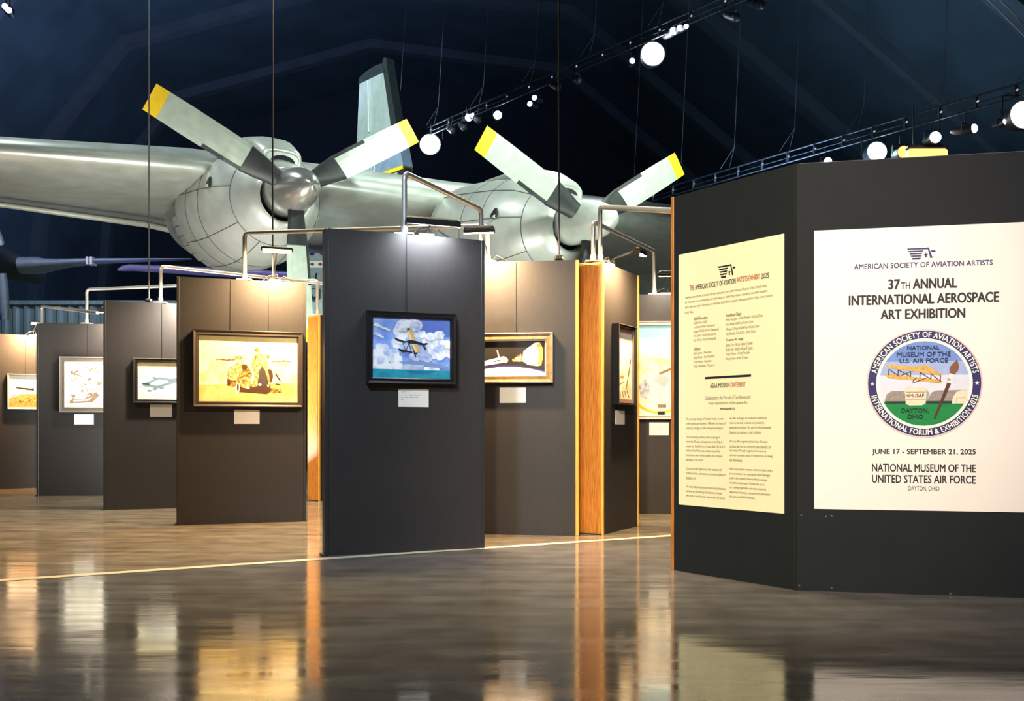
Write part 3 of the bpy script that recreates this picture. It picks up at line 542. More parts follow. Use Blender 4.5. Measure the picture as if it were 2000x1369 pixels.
# every row: text, left column, right column, top at left, height at left (rows follow the wall's own perspective)
def row(mb, body, x0p, x1p, yl, hl, mi=0, off=0.0):
    x0, zt = SW.hit(x0p, yl); _, zb = SW.hit(x0p, yl+hl); x1, _ = SW.hit(x1p, yl)
    put_text(mb, body, x0-px_, x1-px_, zb-pz_, zt-pz_, -0.0062, mi, off)
mb = MB(); logo(mb, SW, px_, pz_, 1403, 1438, 516, 541, -0.0062); mb.build('society_logo', 'ink', sml, fix=False)
mb = MB(); row(mb, 'THE', 1348, 1357, 558, 10, 1, 0.012); row(mb, 'AMERICAN SOCIETY OF AVIATION', 1359, 1438, 556.5, 10, 0, 0.012); row(mb, 'ARTISTS EXHIBIT', 1440, 1485, 542, 10, 1, 0.012); row(mb, '2025', 1488, 1503, 535, 10, 0, 0.012)
mb.build('heading_lettering', ['ink','ink_red'], sml, fix=False)
mb = MB(); row(mb, 'ASAA MISSION', 1388, 1426, 749, 9, 0, 0.012); row(mb, 'STATEMENT', 1428, 1457, 747.5, 9, 1, 0.012); mb.build('mission_heading', ['ink','ink_red'], sml, fix=False)
mb = MB(); row(mb, 'www.asaa-avart.org', 1407, 1437, 796, 6, 0, 0.012); mb.build('web_address', 'ink', sml, fix=False)
x0, z0 = SW.hit(1378, 740); x1, z1 = SW.hit(1468, 732); mb = MB(); mb.box((x0-px_,-0.0062,z0-pz_-0.002),(x1-px_,-0.0052,z0-pz_+0.012)); mb.build('dividing_bar', 'ink', sml)
mb = MB()
for k, (s_, xe) in enumerate([('The American Society of Aviation Artists welcomes you to the National Museum of the United States', 1499), ('Air Force and to our presentation of works about or celebrating aviation, created by our artist members', 1500), ('about the many years. We hope you will enjoy this exhibit and gain a new appreciation of the role of aviation', 1510), ('in our lives.', 1355)]): row(mb, s_, 1339, xe, 579.5+k*9.3, 6.2)
def column(rows, x0, y0, dy, h, bold=()):
    for k, (s_, xe) in enumerate(rows):
        if s_: row(mb, s_, x0, xe, y0+k*dy, h, 0, 0.012 if k in bold else 0.0)
column([('ASAA Founders',1383),('Keith Ferris, ASAA',1382),('Jo Kotula, ASAA (Deceased)',1397),('Robert McCall, ASAA (Deceased)',1405),('R.G. Smith, ASAA (Deceased)',1399),('Ren Wicks, ASAA (Deceased)',1399),('',0),('Officers',1369),('Sam Lyons - President',1391),('Doug Rowe - Vice President',1397),('Cathy Perry - Secretary',1391),('Doug Castleman - Treasurer',1397)], 1356, 620, 8.45, 6.2, (0,7))
column([('Foundation Chairs',1449),('Hank Burgess, ASAA Robert McCall Chair',1492),('Don Wells, ASAA Jo Kotula Chair',1473),('Michael O\'Neal, ASAA Ren Wicks Chair',1484),('Paul Rendel, ASAA R.G. Smith Chair',1477)], 1419, 613, 9.2, 6.4, (0,))
column([('Trustees At Large',1453),('Steve Cox - Artist Fellow Trustee',1471),('Robin Hill - Artist Fellow Trustee',1471),('Greg Wilson - Artist Trustee',1465),('Doug Rowe - Artist Trustee',1462)], 1419, 662, 9.1, 6.4, (0,))
row(mb, 'Dedicated to the Pursuit of Excellence and', 1379, 1467, 774, 7); row(mb, 'Public Appreciation of Aerospace Art', 1385, 1461, 785, 7)
A_ = ['The American Society of Aviation Artists is a non','profit organization founded in 1986 with the intent of','fostering, through art, the history of aerospace.','','The five founding members share an average of','more than 50 years of experience in the field of','aviation art: Keith Ferris, Jo Kotula, Bob McCall, R.G.','Smith and Ren Wicks have produced some of the','most famous award winning aviation and aerospace','paintings in the world.','','Continuing their goals is to offer standards of','professionalism, authenticity and artistic quality in','aviation art.','','The many titles of various art books and publications','has been on the learning and education of those','who wish to learn from our experiences. Our artists']
B_ = ['we offer training in the traditional methods by','which art has been produced and practiced by','generations of artists. Our goal for the foreseeable','future is to continue in that tradition.','','We may offer programs and activities of interest','to those who are not artists but have a love for art','and aviation. Through programs and lectures we','continue to present topics of interest that are timely','and informative.','','ASAA brings together aerospace artists who share a love of','art and aviation in an organization that challenges','itself in the creation of works that are unique','to aviation and aerospace. We welcome you to','our growing organization and wish to share the','experience of learning, inspiration and camaraderie','that comes with ASAA membership.']
for T, x0, xm, y0, dy in ((A_, 1341, 1418, 816, 8.75), (B_, 1426, 1511, 814.5, 8.95)):
    L0 = max(len(s_) for s_ in T)
    for k, s_ in enumerate(T):
        if s_: row(mb, s_, x0, x0+(xm-x0)*min(1, len(s_)/L0*1.06), y0+k*dy, 6.0)
mb.build('body_text', 'ink_brown', sml, fix=False)

# ------------------------------------------------------------------ pipes between the panel tops
def pipe(pts, label, r=0.021, feet=(True, True)):
    base = Vector(pts[0]); o = empty('stabilizer_pipe', base); tag(o, label, 'pipe', 'aluminium stabilizer pipes')
    L = [Vector(p)-base for p in pts]
    mb = MB(); mb.tube(fillet(L, 0.06), r, 12); mb.build('tube', 'alu', o)
    for k, yes in ((0, feet[0]), (-1, feet[1])):
        if yes:
            p = L[k]; mb = MB(); mb.box((p.x-0.075,p.y-0.045,p.z-0.006),(p.x+0.075,p.y+0.045,p.z+0.008), 0, 0.003); mb.tube([p, p+Vector((0,0,0.06))], r*1.35, 12); mb.build('foot_flange', 'alu', o)
    return o
TOP = 2.443; HI = 2.92
def on(P, px, back=0.05): x = P.hit(px, 700)[0]; v = P.w2(x, back, 0); return v.x, v.y
def up(P, px, h=HI, back=0.05): x, y = on(P, px, back); return Vector((x,y,TOP)), Vector((x,y,h))
a0, a1 = up(P4, 793); b0, b1 = up(P5, 938)
pipe([a0, a1, b1, b0], 'pipe rising highest from the nearest panel to the spacecraft panel')
a0, a1 = up(P3, 478, 2.915); b0, b1 = up(P5, 951, 2.75)
pipe([a0, a1, Vector((b1.x,b1.y,2.77)), b0], 'long pipe from the motorcycle panel passing behind the nearest panel')
a0, a1 = up(P2, 313, 2.88); b0, b1 = up(P3, 466, 2.47); b1 = Vector((b0.x,b0.y,2.5))
b0 = P8.w2(0.25, 0.08, TOP); pipe([a0, a1, Vector((b0.x,b0.y,2.88)), b0], 'pipe running from the jet panel behind the motorcycle panel')
a0, a1 = up(P1, 167, 2.93); b0 = P8.w2(0.03, 0.06, TOP); pipe([a0, a1, Vector((b0.x,b0.y,2.90)), b0], 'pipe from the sketch panel running behind the jet panel')
x, y = (82-CX)/F*13.6, 13.6; pipe([Vector((x,y,TOP)), Vector((x,y,2.84)), Vector((-5.2, 11.05, 2.40))], 'short pipe at far left sloping behind the jet panel', feet=(False, False))
a0, a1 = up(P6, 1182, 2.935); e = SW.w2(0.0, 0.05, 2.2)
pipe([a0, a1, Vector((SA.x+0.05, SA.y+0.12, 2.43))+Vector((0,0,0.0))], 'pipe from the angled oak panel across to the sign wall', feet=(True, False))
x7, y7 = on(P7, 1279, 0.05); a0 = P6.w2(-0.02, 0.15, TOP)
a0 = Vector(((1163-CX)/F*8.0, 8.0, TOP))
pipe([P6.w2(0.02,0.1,TOP), P6.w2(0.02,0.1,2.80), Vector((x7,y7,2.93)), Vector((x7,y7,TOP))], 'pipe from the oak panels down to the globe panel')

# ------------------------------------------------------------------ picture lights on the panel tops
def picture_light(P, px, fwd, h, length, label, energy, color, lit='lit_warm', tilt=0.5, width=0.07, skirt=True):
    x = P.hit(px, 700)[0]; o = local_thing(P, 'picture_light', x, P.h+0.006, label, 'picture light', 'picture lights on the panels'); dz = h-P.h-0.006
    mb = MB(); mb.box((-0.06,0.01,0),(0.06,0.07,0.02), 0, 0.003); mb.build('mounting_plate', 'steel', o)
    mb = MB(); mb.tube(fillet([(0,0.04,0.01),(0,0.03,dz*0.55),(0,-fwd,dz+0.03)], 0.05), 0.008, 8); mb.build('arm', 'black', o)
    X = Matrix.Translation((0,-fwd,dz)) @ Matrix.Rotation(tilt, 4, 'X')
    mb = MB(); mb.X = X; mb.box((-length/2,-width/2,0.004),(length/2,width/2,0.035), 0, 0.014)
    if skirt: mb.box((-length/2,-width/2,-0.028),(length/2,-width/2+0.006,0.01)); mb.box((-length/2,-width/2,-0.028),(-length/2+0.006,width/2,0.01)); mb.box((length/2-0.006,-width/2,-0.028),(length/2,width/2,0.01))
    mb.build('housing', 'black', o)
    mb = MB(); mb.X = X; mb.box((-length/2+0.015,-width/2+0.01,-0.008),(length/2-0.015,width/2-0.01,0.004), 0, 0.002); mb.build('lamp_tube', lit, o)
    mb = MB(); mb.tube([(0.05,0.04,0.015),(0.09,0.03,0.06),(0.15,0.05,0.03),(0.20,0.05,0.004)], 0.007, 6); mb.tube([(0.05,0.05,0.01),(0.02,0.06,0.08),(-0.06,0.05,0.06),(-0.12,0.05,0.004)], 0.007, 6); mb.build('power_cord', 'black', o)
    if energy:
        w = P.w2(x, -fwd-0.01, h-0.02); lamp('AREA', 'picture_lamp', w, P.w2(x, 0.0, 1.5), energy, color, length, 0.06)
    return o
WARM = (1.0, 0.66, 0.34)
picture_light(P3, 537, 0.42, 2.66, 0.30, 'glowing warm light bar above the motorcycle panel', 72, WARM, tilt=-0.5, skirt=False)
picture_light(P4, 835, 0.16, 2.50, 0.42, 'long black light bar over the nearest panel', 9, (0.86, 0.92, 1.0), 'lit_soft', 0.0)
picture_light(P5, 950, 0.40, 2.63, 0.26, 'short black light bar over the spacecraft panel', 80, WARM, tilt=0.3)
picture_light(P2, 364, 0.36, 2.60, 0.17, 'light bar over the jet panel hidden beside the brown panel', 56, (1.0, 0.88, 0.72), tilt=0.3)
picture_light(P1, 219, 0.36, 2.58, 0.16, 'light bar over the sketch panel beside the jet panel', 26, (1.0, 0.84, 0.66), tilt=0.3)
picture_light(P0, 66, 0.30, 2.60, 0.22, 'glowing round-ended light over the far left panel', 100, (1.0, 0.60, 0.28), tilt=-0.5, skirt=False)
picture_light(P6, 1198, 0.26, 2.53, 0.16, 'light bar over the angled oak edged panel', 62, WARM, tilt=0.2)
picture_light(P7, 1300, 0.35, 2.60, 0.26, 'black light bar over the globe panel', 9, (1.0, 0.82, 0.62), tilt=0.3)

# ------------------------------------------------------------------ power drop cables
for px, P, lb in ((290, P2, 'thin cable dropping to the jet panel, leftmost of three'), (533, P3, 'thin cable dropping past the left propeller to the motorcycle panel'), (1091, P5, 'thin cable dropping past the right propeller to the spacecraft panel')):
    x, y = on(P, px, 0.05); o = empty('drop_cable', (x,y,2.44)); tag(o, lb, 'cable', 'power cables from the roof')
    mb = MB(); mb.tube([(0,0,0.0),(0,0,16.5 if px > 1000 else 18.5)], 0.0085, 8); mb.build('cable', 'cable', o)
    mb = MB(); mb.box((-0.04,-0.03,0),(0.04,0.03,0.05), 0, 0.014); mb.build('plug', 'black', o)

# ------------------------------------------------------------------ big propeller aircraft
YAW, PIT = 0.60, -0.10
fa = Vector((math.sin(YAW)*math.cos(PIT), -math.cos(YAW)*math.cos(PIT), math.sin(PIT)))      # nose
ra = Vector((math.cos(YAW), math.sin(YAW), 0)); ua = ra.cross(fa) if ra.cross(fa).z > 0 else fa.cross(ra)
RM = Matrix((fa, -ra, ua)).transposed()                                                     # local x nose, y = left in the picture, z up
H1 = at(576, 370, 13.5); BH = 4.6
air = bpy.data.objects.new('aircraft', None); COL.objects.link(air); air.empty_display_size = 0.5
air.matrix_world = Matrix.Translation(H1-ua*BH) @ RM.to_4x4()
tag(air, 'silver propeller transport aircraft with two big engines and yellow tipped blades', 'aircraft')
L = lambda f, r, u: Vector((f, -r, BH+u))                                                   # from the left hub: forward, right, up
def airfoil(le, chord, th, drop, n=14):
    top, bot = [], []
    for k in range(n+1):
        x = (1-math.cos(PI*k/n))/2; t_ = 5*th*(0.2969*math.sqrt(x)-0.126*x-0.3516*x*x+0.2843*x**3-0.1036*x**4)
        c_ = 0.02*4*x*(1-x); base = le+Vector((-x*chord, 0, -drop*x*chord))
        top.append(base+Vector((0,0,(t_+c_)*chord))); bot.append(base+Vector((0,0,(-t_*0.8+c_)*chord)))
    return top+bot[-2:0:-1]
mb = MB(); st = [(-9.0,-1.7,-0.15,2.5),(-3.8,-1.6,0.20,3.6),(-1.1,-1.6,0.45,4.9),(1.3,-1.6,0.52,6.2),(4.2,-1.6,0.60,7.2),(9.4,-1.7,0.92,8.6),(14,-1.8,1.1,9.5)]
mb.loft([airfoil(L(f, r, u), ch, 0.17, 0.10) for r, f, u, ch in st])
mb.build('wing', 'plane', air)
mb = MB()                                                 # flap edge line under the wing
mb.loft([[L(f-0.70*c_, r, u-0.105*0.70*c_-0.055*c_-0.01), L(f-0.70*c_-0.03, r, u-0.105*0.70*c_-0.075*c_), L(f-0.74*c_, r, u-0.105*0.74*c_-0.04*c_)] for r, f, u, c_ in st[:-1]], 0, True)
mb.build('flap_edge', 'plane_lip', air)
def nacelle(f0, r0, u0, length, spin):
    n = 40
    def ring(f, rad, du=0.0, sq=1.0): return [L(f0+f, r0+rad*math.cos(2*PI*k/n), u0+du+rad*sq*math.sin(2*PI*k/n)) for k in range(n)]
    f0p = f0; f0 = f0-0.25
    prof = [(-0.16,0.43,-.05),(-0.19,0.49,-.05),(-0.32,0.58,-.05),(-0.6,0.74,-.05),(-1.0,0.90,-.06),(-1.5,1.0,-.08),(-2.1,1.04,-.08),(-2.7,1.05,-.06),(-length,1.02,-.03)]
    mb = MB(); mb.loft([ring(*p) for p in prof], 0, True, (False, False))
    mb.loft([ring(-length,1.02,-.03), ring(-length-0.02,0.94,-.03), ring(-length-1.6,0.86,0.1), ring(-length-3.6,0.4,0.3)], 0, True, (False, True))
    for f, rad, du in ((-0.60,0.742,-.05),(-1.5,1.002,-.08),(-2.1,1.042,-.08)):              # dark panel joints
        mb.loft([ring(f+0.008, rad+0.001, du), ring(f, rad+0.005, du), ring(f-0.008, rad+0.002, du)], 1, True, (False, False))
    for an in (-2.5, -1.9, -1.2, -0.4, 0.5, 2.4, 3.0):
        q = [L(f0+f, r0+(rad+0.004)*math.cos(an), u0+du+(rad+0.004)*math.sin(an)) for f, rad, du in prof[3:]]
        mb.tube(q, 0.006, 4, 1, False)
    nac = mb.build('engine_nacelle', ['plane_nac','seam'], air)
    mb = MB(); mb.loft([ring(-0.30,0.38,-.05), ring(-0.20,0.39,-.05), ring(-0.15,0.41,-.05), ring(-0.155,0.44,-.05), ring(-0.20,0.50,-.05)], 0, True, (False, False)); mb.build('cowling_lip', 'plane_lip', nac)
    mb = MB(); mb.loft([ring(-0.31,0.42,-.05), ring(-0.33,0.3,-.05)], 0, True, (False, True)); mb.build('intake_void', 'void', nac)
    # scoop on top with two dark mouths
    mb = MB(); sc = []
    for f, hw, zb, zt in ((-0.34,0.26,0.42,0.64),(-0.32,0.30,0.38,0.68),(-0.42,0.34,0.36,0.76),(-0.8,0.38,0.45,0.95),(-1.5,0.38,0.6,1.06),(-2.6,0.28,0.7,1.02)):
        pts = []
        for k in range(20):
            a = 2*PI*k/20; c_, s_ = math.cos(a), math.sin(a); pts.append(L(f0+f, r0+hw*math.copysign(abs(c_)**0.6, c_), u0+(zb+zt)/2+(zt-zb)/2*math.copysign(abs(s_)**0.7, s_)))
        sc.append(pts)
    mb.loft(sc, 0, True, (True, True)); mb.build('air_scoop', 'plane_lip', nac)
    for zc, hz, hw, ff in ((0.535,0.065,0.19,-0.325),):
        pts = lambda f: [L(f0+f, r0+hw*math.cos(2*PI*k/20), u0+zc+hz*math.sin(2*PI*k/20)-0.02*math.cos(2*PI*k/20)**2) for k in range(20)]
        mb = MB(); mb.loft([pts(ff+0.012), pts(ff-0.10)]); mb.build('scoop_mouth', 'void', nac)
    for an in (2.95,):                                     # small teardrop port on the flank
        mb = MB(); f = -1.15; rad = 0.945; tg = Vector((0,1,0))
        pts = []
        for k in range(16):
            a = 2*PI*k/16; df = 0.10*math.cos(a); da = (0.12 if math.sin(a) > 0 else 0.06)*math.sin(a)/rad
            pts.append((df*(1-0.5*max(0, math.sin(a))), da))
        mb.loft([[L(f0+f+df*s_, r0+(rad+e_)*math.cos(an-da*s_), u0-.065+(rad+e_)*math.sin(an-da*s_)) for df, da in pts] for s_, e_ in ((1.1,-0.01),(1.0,0.012))]); mb.build('exhaust_port', 'void', nac)
        mb = MB(); c_ = L(f0+f+0.03, r0+(rad+0.014)*math.cos(an+0.04), u0-.065+(rad+0.014)*math.sin(an+0.04)); mb.tube([c_-Vector((0.03,0,0)), c_+Vector((0.03,0,0))], [0.022,0.03], 8); mb.build('exhaust_pipe', 'steel', nac)
    mb = MB()                                              # overlapping cowl flaps low at the back
    for k in range(9):
        a = -2.95+k*0.17; b_ = a+0.15
        P_ = lambda f, an, rad: L(f0+f, r0+rad*math.cos(an), u0-.05+rad*math.sin(an))
        vs = [P_(-length+0.42,a,1.045),P_(-length+0.42,b_,1.045),P_(-length-0.08,b_,1.075),P_(-length-0.08,a,1.055),P_(-length+0.42,a,1.03),P_(-length+0.42,b_,1.03),P_(-length-0.08,b_,1.05),P_(-length-0.08,a,1.03)]
        mb.add(vs, [(0,1,2,3),(4,7,6,5),(0,4,5,1),(1,5,6,2),(2,6,7,3),(3,7,4,0)], 0)
    mb.build('cowl_flaps', 'plane', nac)
    # propeller: spinner with three blades
    f0 = f0p
    pr = [(-0.50,0.30),(-0.46,0.36),(-0.30,0.36),(-0.18,0.355)] if 1 else [(-0.20,0.30),]
    pr += [(-0.05,0.345),(0.12,0.325),(0.30,0.285),(0.46,0.23),(0.58,0.165),(0.66,0.09),(0.69,0.03)]
    mb = MB(); mb.loft([ring(f, q) for f, q in pr], 0, True, (True, True)); sp = mb.build('propeller_spinner', spin, air)
    mb = MB(); mb.loft([ring(-0.56,0.31), ring(-0.54,0.37), ring(-0.50,0.37), ring(-0.49,0.33)]); mb.build('back_plate', 'seam', sp)
    for deg in (156.0, 32.5, 275.0):
        a = R_(deg); er = Vector((0, -math.cos(a), math.sin(a))); et = Vector((0, math.sin(a), math.cos(a)))   # outward, and counter-clockwise in the picture
        ex = Vector((1,0,0)); o_ = L(f0, r0, u0)
        mb = MB(); rows = [(0.62,.19,.035,.75),(0.80,.205,.026,.62),(1.1,.215,.020,.50),(1.45,.215,.016,.40),(1.8,.215,.013,.33),(2.13,.21,.010,.28),(2.33,.205,.008,.25)]
        cols = [-1.0,-0.7,-0.2,0.35,0.72,1.0]; G_ = {}
        for i, (rho, hc, tk, tw) in enumerate(rows):
            cd_ = et*math.cos(tw*0.55)-ex*math.sin(tw*0.55); nd = ex*math.cos(tw*0.55)+et*math.sin(tw*0.55)
            for j, c_ in enumerate(cols):
                for sd in (1, -1): G_[i,j,sd] = o_+er*rho+cd_*hc*c_+nd*tk*sd*(1-abs(c_)**3)
        for i in range(len(rows)-1):
            for j in range(5):
                rho = (rows[i][0]+rows[i+1][0])/2
                mi = 1 if rho > 2.13 else (2 if (j == 4 and rho < 1.45) else 0)
                for sd in (1, -1): mb.add([G_[i,j,sd],G_[i,j+1,sd],G_[i+1,j+1,sd],G_[i+1,j,sd]], [(0,1,2,3) if sd > 0 else (3,2,1,0)], mi, True)
        k_ = len(rows)-1
        for j in range(5): mb.add([G_[k_,j,1],G_[k_,j+1,1],G_[k_,j+1,-1],G_[k_,j,-1]], [(0,1,2,3)], 1)
        bl = mb.build('propeller_blade', ['blade','yellow','rubber'], sp)
        mb = MB(); rings = []
        for rho, hw, hd, tw in ((0.20,.13,.12,.9),(0.40,.15,.10,.85),(0.60,.185,.06,.78),(0.84,.215,.035,.62)):
            cd_ = et*math.cos(tw*0.55)-ex*math.sin(tw*0.55); nd = ex*math.cos(tw*0.55)+et*math.sin(tw*0.55)
            rings.append([o_+er*rho+cd_*hw*math.cos(2*PI*k/16)+nd*hd*math.sin(2*PI*k/16) for k in range(16)])
        mb.loft(rings); mb.build('blade_cuff', 'rubber', sp)
    return nac
H2 = at(1148, 432, 14.4)-H1
nacelle(0, 0, 0, 2.9, 'spinner')
f2, r2, u2 = H2.dot(fa), H2.dot(ra), H2.dot(ua)
nacelle(f2, r2, u2, 3.3, 'spinner_dull')
for r_ in (r2, 13.5):                                      # landing gear down to the floor
    gx = -1.2; p = air.matrix_world @ L(gx, r_, 0.0); z0 = p.z
    mb = MB(); mb.tube([L(gx, r_, -0.6), L(gx, r_, -z0+0.72)], 0.13, 12); mb.tube([L(gx-1.0, r_, -0.3), L(gx, r_, -z0+1.6)], 0.06, 8); gs = mb.build('gear_strut', 'steel', air)
    for s_ in (-0.32, 0.32):
        w0 = L(gx, r_+s_, -z0+0.62); mb = MB(); mb.tube([w0+Vector((0,-0.16,0)), w0+Vector((0,-0.13,0)), w0+Vector((0,0.13,0)), w0+Vector((0,0.16,0))], [0.52,0.6,0.6,0.52], 28); mb.build('wheel', 'rubber', gs)
mb = MB(); rg = []                                         # body behind the sign wall
for f, rad, du in ((9.5,0.1,-0.5),(9.0,0.8,-0.4),(7.5,1.4,-0.1),(5,1.75,0.1),(-8,1.75,0.1),(-14,1.2,0.5),(-19,0.5,1.0)):
    rg.append([L(f-1, 14.5+rad*math.cos(2*PI*k/28), du-0.2+rad*math.sin(2*PI*k/28)) for k in range(28)])
mb.loft(rg); mb.build('fuselage', 'plane', air)

# ------------------------------------------------------------------ tail of another transport behind
TY = 30.0; tn = Vector((math.sin(0.62), -math.cos(0.62), 0))
tail = empty('aircraft', (at(745,345,TY).x, TY, 0)); tag(tail, 'tall silver tail fin with dark tip rising behind the wing', 'aircraft')
tb = tail.location.copy()
def fin_pt(px, py, side):                                  # point on the fin plane through the tail base, along the nose direction
    o = Vector((0,0,HC)); d = Vector(((px-CX)/F, 1, (HY-py)/F)); nrm = Vector((tn.y, -tn.x, 0)); k = (tb-o).dot(nrm)/d.dot(nrm)
    return o+d*k-tb+nrm*side
def slab(poly, th, name, mt, parent, off=0.0):
    nrm = Vector((tn.y, -tn.x, 0)); sgn = 1 if nrm.y < 0 else -1
    A = [fin_pt(x, y, 0)+nrm*sgn*(th/2+off) for x, y in poly]; B = [fin_pt(x, y, 0)-nrm*sgn*(th/2+off) for x, y in poly]
    mb = MB(); n_ = len(A); mb.add(A+B, [tuple(range(n_)), tuple(range(2*n_-1, n_-1, -1))]+[(i,(i+1)%n_,n_+(i+1)%n_,n_+i) for i in range(n_)])
    return mb.build(name, mt, parent)
fin = slab([(708,420),(703,300),(709,165),(712,156),(760,136),(795,330),(800,420)], 0.28, 'tail_fin', 'plane_nac', tail)
slab([(708,166),(710,154),(722,143),(742,130),(754,126),(760,141)], 0.34, 'fin_cap', 'rubber', fin)
slab([(754,127),(756,116),(760,114),(763,118),(763,128),(800,352),(786,352)], 0.24, 'leading_edge_boot', 'rubber', fin, 0.03)
slab([(700,330),(706,318),(790,287),(797,325),(758,336),(735,346),(700,352)], 0.26, 'name_band', 'navy_band' if False else 'bluegrey', fin, 0.05)
slab([(735,347),(745,341),(796,325),(796,332),(752,347)], 0.26, 'yellow_stripe', 'yellow', fin, 0.055)
slab([(762,300),(790,290),(790,296),(763,303)], 0.26, 'yellow_stripe', 'yellow', fin, 0.055)
mb = MB(); vs, fs = text_geo('MATS', 0.0, 1.1); x0, x1 = min(v[0] for v in vs), max(v[0] for v in vs); y0, y1 = min(v[1] for v in vs), max(v[1] for v in vs)
nrm = Vector((tn.y, -tn.x, 0)); sgn = 1 if nrm.y < 0 else -1
mb.add([fin_pt(717+(v[0]-x0)/(x1-x0)*26, 343-(v[0]-x0)/(x1-x0)*6-(v[1]-y0)/(y1-y0)*23, 0)+nrm*sgn*0.20 for v in vs], fs); mb.build('lettering', 'white', fin, fix=False)
mb = MB(); mb.tube([fin_pt(727,160,0)+nrm*sgn*0.15, fin_pt(728,260,0)+nrm*sgn*0.15], 0.045, 8); mb.build('hinge_fairing', 'plane_lip', fin)
mb = MB(); rg = []
for f, rad, z in ((-1.5,0.5,5.2),(2,1.3,4.6),(7,1.7,4.2),(12,1.7,4.2),(15,1.2,4.0),(16,0.2,3.8)):
    c_ = -tn*0+Vector((0.0,0.0,0)); rg.append([tn*(f*-0.6)+Vector((tn.y,-tn.x,0))*rad*0.8*math.cos(2*PI*k/24)+Vector((0,0,z+rad*0.8*math.sin(2*PI*k/24))) for k in range(24)])
mb.loft(rg); mb.build('fuselage', 'plane', tail)
mb = MB(); mb.tube([tn*-2.0+Vector((0,0,0)), tn*-2.0+Vector((0,0,4.0))], 0.15, 10); mb.build('support_stand', 'steel', tail)

# ------------------------------------------------------------------ blue-grey aircraft at the left
Y2 = 25.0; p = at(8, 510, Y2); blu = empty('aircraft', (p.x-2.2, Y2, 0)); tag(blu, 'dark blue-grey aircraft at left edge with long thin wing', 'aircraft'); q0 = Vector((p.x-2.2, Y2, 0))
def loc(px, py, y=Y2): return at(px, py, y)-q0
mb = MB(); secs = []
for px, yt, yb_, ch in ((16,497,529,1.0),(60,496,527,1.0),(75,500,524,.9),(110,502,520,.6),(180,502,513,.4),(280,502.5,509,.3),(372,503.5,506.5,.12)):
    t0, b0 = loc(px, yt), loc(px, yb_); hh = (t0.z-b0.z)/2; zc = (t0.z+b0.z)/2
    secs.append([Vector((t0.x, ch*(0.5+0.5*math.cos(2*PI*k/20)), zc+hh*math.sin(2*PI*k/20))) for k in range(20)])
secs.insert(0, [p_+Vector((-3.2,0.0,0.0)) for p_ in secs[0]]); mb.loft(secs); mb.build('wing', 'bluegrey', blu)
c_ = loc(10, 512); mb = MB(); mb.tube([c_+Vector((-0.2,2.0,0)), c_+Vector((-0.15,0,0)), c_+Vector((0,-1.4,0.05))], [0.3,0.45,0.40], 24); nc = mb.build('engine_nacelle', 'rubber', blu)
mb = MB(); mb.tube([c_+Vector((0.03,-1.4,0)), c_+Vector((0.03,-1.6,0)), c_+Vector((0.03,-1.7,0))], [0.16,0.13,0.04], 16); sp = mb.build('propeller_hub', 'steel', nc)
for (px, py, qx, qy, w) in ((4,534,8,625,0.16),(2,480,-20,430,0.14)):
    a_, d_ = loc(px, py, 23.3), loc(qx, qy, 23.3); dr = (d_-a_).normalized(); sd = Vector((dr.z,0,-dr.x))
    mb = MB(); mb.loft([[m_+sd*w*k_*s1+Vector((0,0.03*s2,0)) for s1, s2 in ((-1,0),(0,-1),(1,0),(0,1))] for m_, k_ in ((a_,.75),(a_*.7+d_*.3,1),(a_*.2+d_*.8,1),(d_,.7))]); mb.build('propeller_blade', 'bluegrey', sp)
for px in (170, 178):
    a_ = loc(px, 502.5); d_ = loc(px, 516); mb = MB(); mb.box((a_.x-0.03,-0.02,d_.z),(a_.x+0.03,0.30,a_.z+0.02)); mb.build('wing_stripe', 'white', blu)
mb = MB(); mb.loft([[Vector((-4.5+r_*math.cos(2*PI*k/24), y_, 4.6+r_*math.sin(2*PI*k/24))) for k in range(24)] for y_, r_ in ((-5,.2),(-4,1.0),(-1,1.4),(3,1.4),(6,0.5))]); mb.build('fuselage', 'bluegrey', blu)
mb = MB(); mb.tube([(-4.5,0,0.0),(-4.5,0,3.4)], 0.16, 10); mb.build('support_stand', 'steel', blu)

# violet lit wing behind the motorcycle panel
Y3 = 23.0; vi = empty('aircraft', (-3.4, Y3, 0)); tag(vi, 'aircraft with violet lit wing low behind the motorcycle panel', 'aircraft'); q0 = Vector((-3.4, Y3, 0))
mb = MB(); secs = []
for px, yt, yb_, ch in ((229,525,528,0.1),(236,517,527,.3),(250,513,525,.5),(345,515,529,0.8),(450,520,534,1.0),(560,525,540,1.1),(720,528,545,1.2)):
    t0, b0 = at(px, yt, Y3)-q0, at(px, yb_, Y3)-q0; hh = (t0.z-b0.z)/2; zc = (t0.z+b0.z)/2
    secs.append([Vector((t0.x, ch*(0.5+0.5*math.cos(2*PI*k/20)), zc+hh*math.sin(2*PI*k/20))) for k in range(20)])
mb.loft(secs); mb.build('wing', 'violet', vi)
mb = MB(); mb.loft([[Vector((r_*math.cos(2*PI*k/24), y_, 3.4+r_*math.sin(2*PI*k/24))) for k in range(24)] for y_, r_ in ((-1.5,.4),(-1.0,1.0),(1,1.3),(5,1.3),(9,.4))]); mb.build('fuselage', 'violet', vi)
mb = MB(); mb.tube([(0,0.5,0),(0,0.5,2.3)], 0.14, 10); mb.build('support_stand', 'steel', vi)

